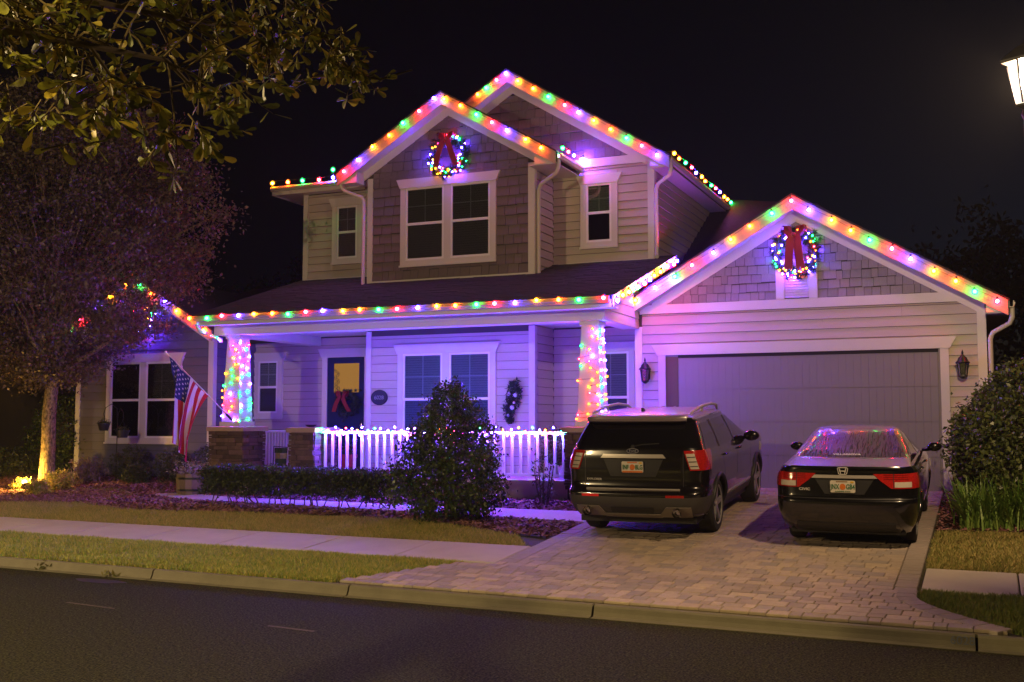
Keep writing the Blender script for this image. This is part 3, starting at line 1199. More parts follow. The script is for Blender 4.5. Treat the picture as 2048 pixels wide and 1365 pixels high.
# front door ---------------------------------------------------------------
fd = Hp(MB().box(-14.06, -13.06, YM - .026, YM - .002, 1.02, 3.53), 'front_door', M_BLUEDOOR)
for (a, b, z0, z1) in ((-13.93, -13.60, 1.15, 2.05), (-13.52, -13.19, 1.15, 2.05)):
    Hp(MB().box(a, b, YM - .034, YM - .0265, z0, z1), 'panel', M_BLUEDOOR, fd)
Hp(MB().box(-13.88, -13.21, YM - .031, YM - .0265, 2.72, 3.39), 'door_glass', M_AMBER, fd)
# leaded scroll on the left of the glass
sc_ = MB()
for k in range(16):
    a = k * .9
    cx_, cz_ = -13.80 + .05 * math.sin(a * 1.3), 2.76 + .032 * k
    rr = .045 - .0014 * k
    sc_.tube([(cx_ + rr * math.cos(t), YM - .034, cz_ + rr * math.sin(t)) for t in np.linspace(0, 6.0, 9)], .0045, 4)
Hp(sc_, 'leaded_scroll', M_BLACK, fd)
Hp(MB().lathe([(.012, 0), (.012, .05), (.03, .055), (.03, .075), (.0, .08)], 10, (-13.14, YM - .026 - .08, 1.98), 'y').box(-13.165, -13.115, YM - .032, YM - .0265, 1.88, 2.08), 'handle', M_CHROME, fd)
dc = MB()
dc.box(-14.20, -14.062, YM - .05, YM - .002, 1.02, 3.535)
dc.box(-13.058, -12.93, YM - .05, YM - .002, 1.02, 3.535)
dc.prism([(-14.22, 3.536), (-12.92, 3.536), (-12.82, 3.74), (-14.32, 3.74)], 'y', YM - .062, YM - .002)
Hp(dc, 'door_casing', M_TRIM)

# porch ---------------------------------------------------------------------
PX0, PX1 = -14.85, -5.84
YE = 17.70                       # roof edge
ZE = 4.20
ps_ = (5.46 - ZE) / (21.8 - YE)
RZ = lambda y: ZE + (y - YE) * ps_
roof = MB()
roof.prism([(YE - .03, RZ(YE - .03)), (21.9, RZ(21.9)), (21.9, RZ(21.9) - .05), (YE - .03, RZ(YE - .03) - .05)], 'x', PX0, PX1)
proof = Hp(roof, 'roof', M_ROOF)
crs = MB()
y = YE - .04
k = 0
M_TABS = M_ROOF
while y < 21.7:
    x = PX0 - .02 + (k % 2) * .16
    xs = [PX0 - .02]
    while x < PX1 - .2:
        x += RNG.choice((.24, .30, .36))
        xs.append(min(x, PX1 + .02))
    if xs[-1] < PX1 + .02:
        xs.append(PX1 + .02)
    for a, b in zip(xs[:-1], xs[1:]):
        t = RNG.uniform(.008, .018)
        crs.add([(a + .003, y, RZ(y) + t), (b - .003, y, RZ(y) + t), (b - .003, y + .20, RZ(y + .20) + .004), (a + .003, y + .20, RZ(y + .20) + .004),
                 (a + .003, y, RZ(y)), (b - .003, y, RZ(y))], [(0, 1, 2, 3), (4, 5, 1, 0)])
    y += .145
    k += 1
Hp(crs, 'shingle_courses', M_ROOF, proof, recalc=False)['kind'] = 'stuff'
# gutter along the front, K profile
GP = [(0, 0), (-.012, 0), (-.012, -.02), (-.03, -.035), (-.03, -.06), (-.018, -.075), (.0, -.115), (.07, -.115), (.07, -.005), (.06, -.005), (.06, -.10), (.006, -.10)]


def gutter_x(x0, x1, y, z, name='gutter'):
    return Hp(MB().prism([(y - .06 + p, z + q) for p, q in GP], 'x', x0, x1), name, M_RAKE)


gutter_x(PX0 - .02, PX1 - .03, YE - .015, ZE - .02)
Hp(MB().box(PX0, PX1 - .02, YE, YE + .02, ZE - .21, ZE - .065), 'fascia_board', M_TRIM)
Hp(MB().box(PX0 + .01, PX1 - .03, YE + .02, 18.1, 4.01, 4.03), 'soffit', M_SOFFIT)
# right-hand rake of the shed roof and its boarded cheek
rk = MB()
for t0, t1, dx in ((0, .06, .03), (.061, .12, .016), (.121, .20, .006)):
    rk.add([(PX1, YE, ZE - t0), (PX1, 21.9, RZ(21.9) - t0), (PX1, 21.9, RZ(21.9) - t1), (PX1, YE, ZE - t1),
            (PX1 + dx, YE, ZE - t0), (PX1 + dx, 21.9, RZ(21.9) - t0), (PX1 + dx, 21.9, RZ(21.9) - t1), (PX1 + dx, YE, ZE - t1)],
           [(0, 1, 2, 3), (4, 7, 6, 5), (0, 4, 5, 1), (3, 2, 6, 7), (0, 3, 7, 4), (1, 5, 6, 2)])
Hp(rk, 'rake_board', M_RAKE)
Hp(MB().add([(PX1, YE + .02, ZE - .20), (PX1, 20.15, RZ(20.15) - .20), (-6.14, 20.15, RZ(20.15) - .20), (-6.14, YE + .02, ZE - .20)], [(0, 1, 2, 3)]), 'soffit', M_SOFFIT, recalc=False)
beam = MB()
beam.box(-14.6, -6.14, 18.1, 18.45, 3.82, 4.009)
beam.box(-14.6, -6.14, 18.13, 18.42, 4.01, 4.2)
beam.box(-6.14 - .3, -6.142, 18.451, 20.15, 3.82, 4.3)
beam.box(-14.6, -14.25, 18.451, 21.52, 3.82, 4.3)
Hp(beam, 'porch_beam', M_TRIM)
cheek = Hp(MB().prism([(18.1, 3.82), (20.15, 3.82), (20.15, RZ(20.15) - .06), (18.1, RZ(18.1) - .06)], 'x', -6.141, -6.122), 'porch_cheek', M_TRIM)
for k in range(4):
    z = 3.824 + k * .19
    y0 = 18.1 + max(0, (z + .14 - (RZ(18.1) - .07)) / ps_)
    if y0 < 19.9:
        put_board(cheek, 'siding_board', M_SIDING, RIGHT, None, (-6.122, (y0 + 20.14) / 2, z), 20.14 - y0, .19, .016)
Hp(MB().box(-14.25, -6.44, 18.45, 21.5, 4.02, 4.05), 'porch_ceiling', M_SOFFIT)
slab_ = MB()
slab_.box(-14.75, -6.35, 18.0, 21.55, .93, 1.0)
slab_.box(-14.7, -6.38, 18.06, 21.55, .5, .928)
Hp(slab_, 'porch_floor', M_CONC)
Hp(MB().box(-13.6, -12.75, 17.62, 17.99, .5, .80), 'porch_step', M_CONC)
for y0, y1 in ((18.5, 18.53),):
    pass


def stonework(parent, x0, x1, y0, y1, z0, z1, seed):
    """coursed ledge stones on the front and right faces, each its own block"""
    r = random.Random(seed)
    z = z0
    while z < z1 - .02:
        h = r.choice((.05, .065, .08, .10))
        if z1 - z - h < .03:
            h = z1 - z
        for face in ('f', 'r', 'l'):
            a, b = (x0, x1) if face == 'f' else (y0, y1)
            while a < b - .01:
                w = r.uniform(.12, .34)
                if b - a - w < .08:
                    w = b - a
                d = r.uniform(.0, .035)
                m = .004
                mb = MB()
                if face == 'f':
                    bx = (a + m, a + w - m, y0 - d, y0 + .04)
                elif face == 'r':
                    bx = (x1 - .04, x1 + d, a + m, a + w - m)
                else:
                    bx = (x0 - d, x0 + .04, a + m, a + w - m)
                if face != 'l' or r.random() < .5:
                    e = .006
                    X0_, X1_, Y0_, Y1_ = bx
                    lo = [(X0_, Y0_, z + m), (X1_, Y0_, z + m), (X1_, Y1_, z + m), (X0_, Y1_, z + m)]
                    j = lambda: r.uniform(-e, e)
                    hi = [(X0_ + j(), Y0_ + j(), z + h - m + j()), (X1_ + j(), Y0_ + j(), z + h - m + j()), (X1_ + j(), Y1_ + j(), z + h - m), (X0_ + j(), Y1_ + j(), z + h - m)]
                    mb.add(lo + hi, [(0, 3, 2, 1), (4, 5, 6, 7), (0, 1, 5, 4), (1, 2, 6, 5), (2, 3, 7, 6), (3, 0, 4, 7)])
                    yield mb
                a += w
        z += h


def pier(x0, x1, y0, y1, zt, seed, shaft=None, name='porch_column'):
    core = MB().box(x0 + .03, x1 - .03, y0 + .03, y1 - .03, .5, zt - .1)
    c = Hp(core, name, M_SAND)
    n = 0
    rest = MB()
    for mb in stonework(c, x0, x1, y0, y1, .85, zt - .1, seed):
        if n < 95:
            mb.build('stone', M_STONE, c, recalc=False)
        else:
            rest.add(mb.v, mb.f)
        n += 1
    if rest.v:
        rest.build('small_stones', M_STONE, c, recalc=False)['kind'] = 'stuff'
    cp = MB()
    cp.box(x0 - .05, x1 + .05, y0 - .05, y1 + .05, zt - .1, zt - .015)
    b_ = [(x0 - .05, y0 - .05), (x1 + .05, y0 - .05), (x1 + .05, y1 + .05), (x0 - .05, y1 + .05)]
    t_ = [(x0 + .02, y0 + .02), (x1 - .02, y0 + .02), (x1 - .02, y1 - .02), (x0 + .02, y1 - .02)]
    cp.add([(*p, zt - .015) for p in b_] + [(*p, zt) for p in t_], [(4, 5, 6, 7)] + [(i, (i + 1) % 4, (i + 1) % 4 + 4, i + 4) for i in range(4)])
    Hp(cp, 'cap', M_CAP, c)
    if shaft:
        sx, sy, wb, wt = shaft
        s = MB()
        z0_, z1_ = zt + .001, 3.818
        for a, b, za, zb in ((wb / 2, wt / 2, z0_, z1_),):
            s.add([(sx - a, sy - a, za), (sx + a, sy - a, za), (sx + a, sy + a, za), (sx - a, sy + a, za),
                   (sx - b, sy - b, zb), (sx + b, sy - b, zb), (sx + b, sy + b, zb), (sx - b, sy + b, zb)],
                  [(0, 3, 2, 1), (4, 5, 6, 7), (0, 1, 5, 4), (1, 2, 6, 5), (2, 3, 7, 6), (3, 0, 4, 7)])
        s.box(sx - wb / 2 - .03, sx + wb / 2 + .03, sy - wb / 2 - .03, sy + wb / 2 + .03, z0_, z0_ + .09)
        s.box(sx - wt / 2 - .03, sx + wt / 2 + .03, sy - wt / 2 - .03, sy + wt / 2 + .03, z1_ - .08, z1_ - .001)
        Hp(s, 'shaft', M_TRIM, c)
    return c


pier(-14.56, -13.74, 17.98, 18.72, 1.95, 3, (-14.15, 18.33, .44, .31))
pier(-12.62, -12.04, 17.98, 18.78, 1.93, 5)
pier(-6.82, -6.0, 17.98, 18.72, 1.95, 7, (-6.42, 18.33, .44, .31))


def railing(p0, p1, zb, zt, n, name='porch_railing'):
    d = Vector(p1) - Vector(p0)
    L_ = d.length
    u_ = d / L_
    yaw_ = math.atan2(u_.y, u_.x)
    R_ = Matrix.Translation((p0[0], p0[1], 0)) @ Matrix.Rotation(yaw_, 4, 'Z')
    def T(mb):
        mb.v = [tuple(R_ @ Vector(q)) for q in mb.v]
        return mb
    r = Hp(T(MB().prism([(-.035, zt - .05), (.035, zt - .05), (.045, zt - .02), (.03, zt), (-.03, zt), (-.045, zt - .02)], 'x', 0, L_)), name, M_TRIM)
    Hp(T(MB().box(0, L_, -.03, .03, zb, zb + .045)), 'bottom_rail', M_TRIM, r)
    me = MB().box(-.021, .021, -.021, .021, 0, 1).mesh('baluster', M_TRIM)
    for k in range(n):
        a = (k + .5) * L_ / n
        o = bpy.data.objects.new('baluster', me)
        COL.objects.link(o)
        q = R_ @ Vector((a, 0, zb + .045))
        o.matrix_basis = Matrix.Translation(q) @ Matrix.Rotation(yaw_, 4, 'Z') @ Matrix.Diagonal((1, 1, zt - .05 - zb - .045, 1))
        o.parent = r
    for a in (L_ * .5,):
        Hp(T(MB().box(a - .04, a + .04, -.02, .02, .9, zb - .001)), 'rail_foot', M_TRIM, r)
    return r


railing((-12.0, 18.2), (-6.85, 18.2), 1.06, 1.86, 31)
railing((-14.1, 18.76), (-14.1, 21.5), 1.06, 1.86, 26)

# other roofs ---------------------------------------------------------------
# roof left of the second storey and main slope behind the garage
rf = MB()
rf.add([(-20.5, 21.3, 4.08), (-14.8, 21.3, 4.08), (-14.8, 23.2, 5.55), (-17.5, 23.2, 5.50), (-20.5, 21.3, 3.9), (-14.8, 21.3, 3.9)], [(0, 1, 2, 3), (4, 5, 1, 0)])
Hp(rf, 'roof', M_ROOF, recalc=False)
rf = MB()
rf.add([(-6.19, 22.3, 4.85), (-1.0, 22.3, 4.85), (-3.6, 26.5, 7.25), (-6.19, 27.4, 7.75)], [(0, 1, 2, 3)])
rf.add([(-1.0, 22.3, 4.85), (.4, 26.5, 4.3), (-3.6, 26.5, 7.25)], [(0, 1, 2)])
Hp(rf, 'roof', M_ROOF, recalc=False)
# front eave left of the bay and its roof, side eave on the right
Hp(MB().add([(-15.42, 21.1, 7.60), (-12.3, 21.1, 7.60), (-12.3, 24, 8.2), (-14.2, 24, 8.2), (-15.42, 28, 7.60), (-14.2, 27, 8.2)], [(0, 1, 2, 3), (0, 3, 5, 4)]), 'roof', M_ROOF, recalc=False)
gutter_x(-15.44, -12.95, 21.16, 7.60)
Hp(MB().box(-15.40, -12.6, 21.18, 21.5, 7.42, 7.44).box(-15.4, -14.8, 21.5, 28, 7.42, 7.44), 'soffit', M_SOFFIT)
Hp(MB().box(-15.42, -12.6, 21.158, 21.178, 7.40, 7.57).box(-15.44, -15.421, 21.158, 28, 7.40, 7.58), 'fascia_board', M_TRIM)


def gutter_y(y0, y1, x, z):
    return Hp(MB().prism([(x + .06 - p, z + q) for p, q in GP], 'y', y0, y1), 'gutter', M_TRIM)


gutter_y(21.22, 27.7, -5.80, 7.40)
Hp(MB().box(-6.17, -5.79, 21.3, 27.6, 7.23, 7.25), 'soffit', M_SOFFIT)
gutter_y(19.86, 25.4, .38, 4.05)
Hp(MB().box(.01, .37, 19.9, 25.4, 3.85, 3.87), 'soffit', M_SOFFIT)
gutter_y(20.17, 21.5, -7.79, 7.44)
Hp(MB().box(-8.42, -7.82, 20.2, 21.5, 7.24, 7.26), 'soffit', M_SOFFIT)
# boxed eave returns
for poly, y0, y1 in (([(.02, 3.87), (.30, 3.87), (.30, 4.06 - .20), (.02, 4.06)], 19.87, YG - .002), ([(-8.30, 7.26), (-7.86, 7.26), (-8.30, 7.50)], 20.18, YB - .002),
                     ([(-12.50, 7.26), (-12.95, 7.26), (-12.50, 7.50)], 20.18, YB - .002), ([(-6.17, 7.25), (-5.80, 7.25), (-6.17, 7.46)], 21.23, YM - .002)):
    Hp(MB().prism(poly, 'y', y0, y1), 'eave_return', M_TRIM)


def downspout(path):
    Hp(MB().tube(path, .042, 8), 'downspout', M_TRIM, smooth=True, sharp=50)


downspout([(-12.93, 20.22, 7.34), (-12.93, 20.22, 7.22), (-12.86, 20.25, 7.12), (-12.52, 20.42, 6.98), (-12.47, 20.44, 6.9), (-12.47, 20.44, 5.0), (-12.47, 20.36, 4.95)])
downspout([(-7.80, 20.26, 7.34), (-7.80, 20.26, 7.2), (-7.86, 20.3, 7.08), (-8.28, 20.5, 6.92), (-8.36, 20.56, 6.82), (-8.36, 20.56, 5.05), (-8.36, 20.50, 5.0)])
downspout([(-5.76, 21.3, 7.32), (-5.76, 21.3, 7.15), (-5.80, 21.33, 7.05), (-6.08, 21.46, 6.92), (-6.12, 21.48, 6.82), (-6.12, 21.48, 5.45), (-6.1, 21.40, 5.4)])
downspout([(.42, 19.95, 3.95), (.42, 19.95, 3.78), (.38, 19.97, 3.68), (.12, 20.08, 3.54), (.075, 20.12, 3.44), (.075, 20.12, .95), (.075, 20.05, .90)])
downspout([(-14.72, 17.72, 4.08), (-14.72, 17.72, 3.98), (-14.68, 17.78, 3.88), (-14.36, 18.02, 3.72), (-14.36, 18.02, 3.66)])
Hp(MB().box(-14.79, -14.65, 17.62, 17.78, 4.0, 4.09), 'downspout_outlet', M_TRIM)

# house number plaque, wall lanterns: things fixed to the house ----------------
def text(parent, s, size, loc, m, rx=90, rz=0, ext=.002, name='lettering', local=False, sx=1.0, bold=0.0):
    c = bpy.data.curves.new(name, 'FONT')
    c.body = s
    c.size = size
    c.align_x = 'CENTER'
    c.align_y = 'CENTER'
    c.extrude = ext
    c.offset = bold
    c.materials.append(m)
    tmp = bpy.data.objects.new('tmp', c)
    me = bpy.data.meshes.new_from_object(tmp)
    bpy.data.objects.remove(tmp)
    me.name = name
    o = link(name, me, parent, local)
    o.location = loc
    o.rotation_euler = (math.radians(rx), 0, math.radians(rz))
    o.scale = (sx, 1, 1)
    return o


pq = thing('number_plaque', 'dark oval plaque with house number beside the front window', 'house number sign', (-12.04, YB - .062, 2.565))
mb = MB()
for k, (rr, y0, y1) in enumerate(((1.0, .006, .030), (.92, -.002, .0058))):
    n = 28
    mb.prism([(.205 * rr * math.cos(2 * math.pi * i / n), .165 * rr * math.sin(2 * math.pi * i / n)) for i in range(n)], 'y', y0, y1)
mb.build('plate', mat('plaque_navy', (.008, .009, .03), .4), pq, local=True)
rim = MB().tube([(.195 * math.cos(t), -.002, .155 * math.sin(t)) for t in np.linspace(0, 2 * math.pi, 33)], .006, 6)
rim.build('rim', M_BLACK, pq, local=True)
text(pq, '6028', .12, (0, -.004, -.005), mat('plaque_digit', (.22, .22, .28), .4), name='digits', local=True)


def lantern_lamp(loc, lb):
    t = thing('wall_lantern', lb, 'wall lantern', loc, group='wall lanterns beside the garage door')
    MB().prism([(-.055, -.16), (.055, -.16), (.065, .05), (.03, .12), (-.03, .12), (-.065, .05)], 'y', .0, .02).build('back_plate', M_BLACK, t, local=True)
    MB().tube([(0, .01, .02), (0, -.05, .07), (0, -.11, .12), (0, -.13, .07)], .010, 6).build('arm', M_BLACK, t, local=True)
    f = MB()
    R0, R1, zb, zt = .065, .092, -.19, .03
    for k in range(6):
        a = math.pi / 3 * k
        f.tube([(R0 * math.cos(a), -.13 + R0 * math.sin(a), zb), (R1 * math.cos(a), -.13 + R1 * math.sin(a), zt)], .008, 5)
    f.lathe([(.02, -.24), (.04, -.225), (.075, -.2), (.07, -.18)], 6, (0, -.13, 0))
    f.build('cage', M_BLACK, t, local=True)
    MB().lathe([(R0 - .004, zb), (R1 - .004, zt)], 6, (0, -.13, 0), caps=False).build('glass', M_LENSGL, t, local=True)
    MB().lathe([(.115, .022), (.118, .04), (.085, .075), (.07, .12), (.03, .15), (.025, .17), (.012, .18), (.02, .2), (.004, .26)], 12, (0, -.13, 0)).build('hood', M_BLACK, t, local=True, smooth=True, sharp=40)
    return t


lantern_lamp((-5.96, YG - .052, 3.0), 'black wall lantern between the porch and the garage door, without a bulb lit')
lantern_lamp((-.37, YG - .052, 3.0), 'black wall lantern right of the garage door above the rounded shrub')

kn = text(kerb, '6028', .105, (-.27, 10.673 + .27 * K - .004, .068), mat('kerb_paint', (.12, .13, .19), .8), rx=72, name='painted_number')
# ------------------------------------------------------------------ coloured lights
CC = {'R': ((1, .010, .026), 3.4), 'O': ((1, .085, .004), 1.8), 'Y': ((1, .27, .006), 1.3), 'G': ((.006, .80, .09), 1.6), 'B': ((.085, .028, 1), 4.6)}


def ico(r, sub, c=(0, 0, 0), sz=1.0):
    bm = bmesh.new()
    bmesh.ops.create_icosphere(bm, subdivisions=sub, radius=r)
    vs_ = [(v.co.x + c[0], v.co.y + c[1], v.co.z * sz + c[2]) for v in bm.verts]
    fs_ = [tuple(v.index for v in f.verts) for f in bm.faces]
    bm.free()
    return vs_, fs_


HP = {'R': 9.0, 'O': 4.0, 'Y': 2.0, 'G': 2.5, 'B': 19.0}
MP = {'R': 1.2, 'O': .6, 'Y': .35, 'G': .5, 'B': 7.0}
NP_ = {'R': 3.4, 'O': 2.2, 'Y': 1.6, 'G': 5.0, 'B': 31.0}
BULB = {}
for k_, (col, pw) in CC.items():
    cc = col
    core = emit('filament_c9_' + k_, cc, C9_CORE * pw, 'FRONT')
    shell = shell_mat('bulb_shell_' + k_, tuple(min(1, c * 1.0 + .02) for c in col), 1.3, .62)
    m1 = MB()
    m1.add(*ico(.034, 1), 0)
    m1.add(*ico(.050, 2, sz=1.1), 1)
    m1.lathe([(.014, .045), (.018, .05), (.018, .075), (.012, .078)], 8, (0, 0, 0), mi=2)
    BULB['C', k_] = m1.mesh('bulb', [core, shell, M_WIRE], True, recalc=False)
    corem = emit('filament_mini_' + k_, cc, MINI_CORE * MP[k_], 'FRONT')
    m2 = MB()
    m2.add(*ico(.014, 1), 0)
    m2.add(*ico(.029, 1, sz=1.1), 1)
    m3 = MB()
    m3.add(*ico(.014, 1), 0)
    m3.add(*ico(.029, 1, sz=1.1), 1)
    BULB['N', k_] = m3.mesh('bulb', [emit('filament_rail_' + k_, cc, MINI_CORE * NP_[k_], 'FRONT'), shell], True, recalc=False)
    BULB['M', k_] = m2.mesh('bulb', [corem, shell], True, recalc=False)


for k_, (col, pw) in CC.items():
    m1 = MB()
    m1.add(*ico(.034, 1), 0)
    m1.add(*ico(.062, 2, sz=1.1), 1)
    m1.lathe([(.014, .055), (.018, .06), (.018, .085), (.012, .088)], 8, (0, 0, 0), mi=2)
    core = emit('filament_bright_' + k_, col, C9_CORE * HP[k_], 'FRONT')
    BULB['H', k_] = m1.mesh('bulb', [core, MATS['bulb_shell_' + k_], M_WIRE], True, recalc=False)


def light_string(name, label, pts, group, kind='C', wire=None, cat='light string', sag=0.0, hot=0):
    """pts: (x, y, z, colour); the wire runs through the sockets just above the bulbs"""
    t = thing(name, label, cat, pts[0][:3], group=group)
    b = Vector(pts[0][:3])
    path = []
    dz = .045 if kind == 'C' else .018
    for (x, y, z, c) in (wire or pts):
        path.append(Vector((x, y, z + dz)) - b)
    if len(path) > 1:
        fine = []
        for i in range(len(path) - 1):
            fine.append(path[i])
            m = (path[i] + path[i + 1]) / 2
            fine.append(m - Vector((0, 0, sag)))
        fine.append(path[-1])
        MB().tube(fine, .003, 4, caps=False).build('wire', M_WIRE, t, local=True, recalc=False)
    for kk, (x, y, z, c) in enumerate(pts):
        o = bpy.data.objects.new('bulb', BULB['H' if kk >= len(pts) - hot else kind, c])
        COL.objects.link(o)
        o.location = Vector((x, y, z)) - b
        o.rotation_euler = (RNG.uniform(-.3, .3), RNG.uniform(-.3, .3), RNG.uniform(0, 6))
        o.parent = t
    return t


def run(p0, p1, n, seq, start=0, ends=(0, 0)):
    p0, p1 = Vector(p0), Vector(p1)
    out = []
    for i in range(n):
        q = p0.lerp(p1, (i + ends[0]) / (n - 1 + ends[0] + ends[1]))
        out.append((q.x + RNG.uniform(-.03, .03), q.y, q.z + RNG.uniform(-.02, .02), seq[(i + start) % len(seq)]))
    return out


GR = 'strings of coloured bulbs outlining the roof edges'
light_string('roof_light_string', 'string of large coloured bulbs along the long porch gutter', run((-14.80, 17.585, 4.14), (-5.98, 17.585, 4.14), 23, 'OGRBY'), GR)
light_string('roof_light_string', 'string of large coloured bulbs up the rake of the porch roof beside the garage gable', run((-5.75, 17.66, 4.10), (-5.75, 21.7, 5.34), 11, 'BYOGR'), GR, hot=11)
gl = run((-6.05, 19.785, 4.33), (-3.13, 19.785, 6.0), 9, 'YOGRB', 0)
gr_ = run((-2.80, 19.785, 5.80), (.22, 19.785, 4.02), 10, 'BYOGR')
gl[1] = (*gl[1][:3], 'B')
gl[-1] = (*gl[-1][:3], 'R')
light_string('roof_light_string', 'string of large coloured bulbs over the garage gable', gl + gr_, GR)
bl = run((-12.78, 20.095, 7.52), (-10.55, 20.095, 8.86), 7, 'RBYOG')
br = run((-10.30, 20.095, 8.84), (-8.12, 20.095, 7.56), 7, 'YOGRB')
be = [(-7.70, 20.22, 7.54, 'G'), (-7.70, 20.55, 7.54, 'R'), (-7.70, 20.88, 7.54, 'B'), (-7.70, 21.32, 7.54, 'Y'), (-7.72, 21.44, 7.60, 'B')]
light_string('roof_light_string', 'string of large coloured bulbs over the bay gable above the paired upstairs windows', bl + br + be, GR, hot=2)
ml = run((-10.05, 21.145, 9.20), (-9.38, 21.145, 9.58), 4, 'OGRB')
mr_ = run((-9.05, 21.145, 9.38), (-5.98, 21.145, 7.44), 10, 'YOGRB')
me_ = run((-5.74, 21.5, 7.52), (-5.74, 27.4, 7.52), 14, 'YOGRB')
light_string('roof_light_string', 'string of large coloured bulbs over the tallest gable and down its side eave', ml + mr_ + me_, GR)
le = run((-15.34, 21.06, 7.66), (-13.65, 21.06, 7.66), 5, 'YOGRB') + [(-13.58, 20.9, 7.80, 'G')]
light_string('roof_light_string', 'short string of coloured bulbs on the upstairs gutter left of the bay', le, GR, hot=6)
wl = run((-20.2, 19.595, 4.22), (-18.4, 19.595, 5.22), 5, 'GRBYO')
wr = run((-18.0, 19.595, 5.24), (-16.1, 19.595, 4.12), 6, 'GOBYRO')
light_string('roof_light_string', 'string of coloured bulbs over the wing gable behind the tree', wl + wr, GR)

# column wraps
def wrap(cx_, cy_, z0, z1, wb, wt, turns, seed, lb, bands):
    r = random.Random(seed)
    pts = []
    z = z0
    per = 7
    n = turns * per
    for i in range(n):
        f = i / n
        z = z0 + (z1 - z0) * f
        w = (wb + (wt - wb) * f) / 2 + .022
        u_ = ((i % per) + r.uniform(-.25, .25)) / per * 4
        side, q = int(u_) % 4, (u_ % 1) * 2 - 1
        x, y = [(q * w, -w), (w, q * w), (-q * w, w), (-w, -q * w)][side]
        z += r.uniform(-.05, .05)
        pts.append((cx_ + x, cy_ + y, z, r.choice(bands(f, side))))
    t = light_string('column_lights', lb, pts, 'strings of small bulbs wound round the porch columns', kind='M')
    return t


wrap(-14.15, 18.33, 2.06, 3.76, .44, .31, 12, 3, 'small coloured bulbs wound round the porch column by the flag',
     lambda f, s: ('OYORB' if f < .4 else 'ROBYGB') if s == 0 else ('GBBGR' if s == 1 else 'GBOYR'))
wrap(-6.42, 18.33, 2.06, 3.76, .44, .31, 12, 5, 'small coloured bulbs wound round the porch column behind the SUV',
     lambda f, s: ('OOYR' if f < .55 else 'ROBGRO') if s == 0 else ('GBBYG' if s == 1 else 'GBOYR'))

# railing garland
pts = []
x = -11.95
i = 0
while x < -6.85:
    z = 1.90 + .035 * math.sin(i * 1.9) if i % 2 == 0 else 1.815 + .03 * math.sin(i * 2.3)
    pts.append((x, 18.105 - .01 * (i % 3), z, RNG.choice('RGBYOBRBGB')))
    x += RNG.uniform(.05, .09)
    i += 1
light_string('railing_lights', 'garland of small coloured bulbs draped along the front porch railing', pts, None, kind='N')
light_string('downspout_lights', 'few pale bulbs on the slanting downspout above the flag', [(-14.60, 17.80, 3.86, 'B'), (-14.48, 17.85, 3.79, 'R'), (-14.38, 17.92, 3.76, 'G'), (-14.34, 17.96, 3.70, 'B')], None, kind='M')


# wreaths ---------------------------------------------------------------------
def needles(pts, L_, seed, per=40):
    r = np.random.RandomState(seed)
    c = np.repeat(np.array(pts), per, 0)
    d = unit(r.normal(size=c.shape))
    b = unit(np.cross(d, r.normal(size=c.shape)))
    l = (L_ * (.5 + .7 * r.rand(len(c))))[:, None]
    v = np.empty((len(c), 3, 3))
    v[:, 0] = c - b * .009
    v[:, 1] = c + b * .009
    v[:, 2] = c + d * l
    return v.reshape(-1, 3)


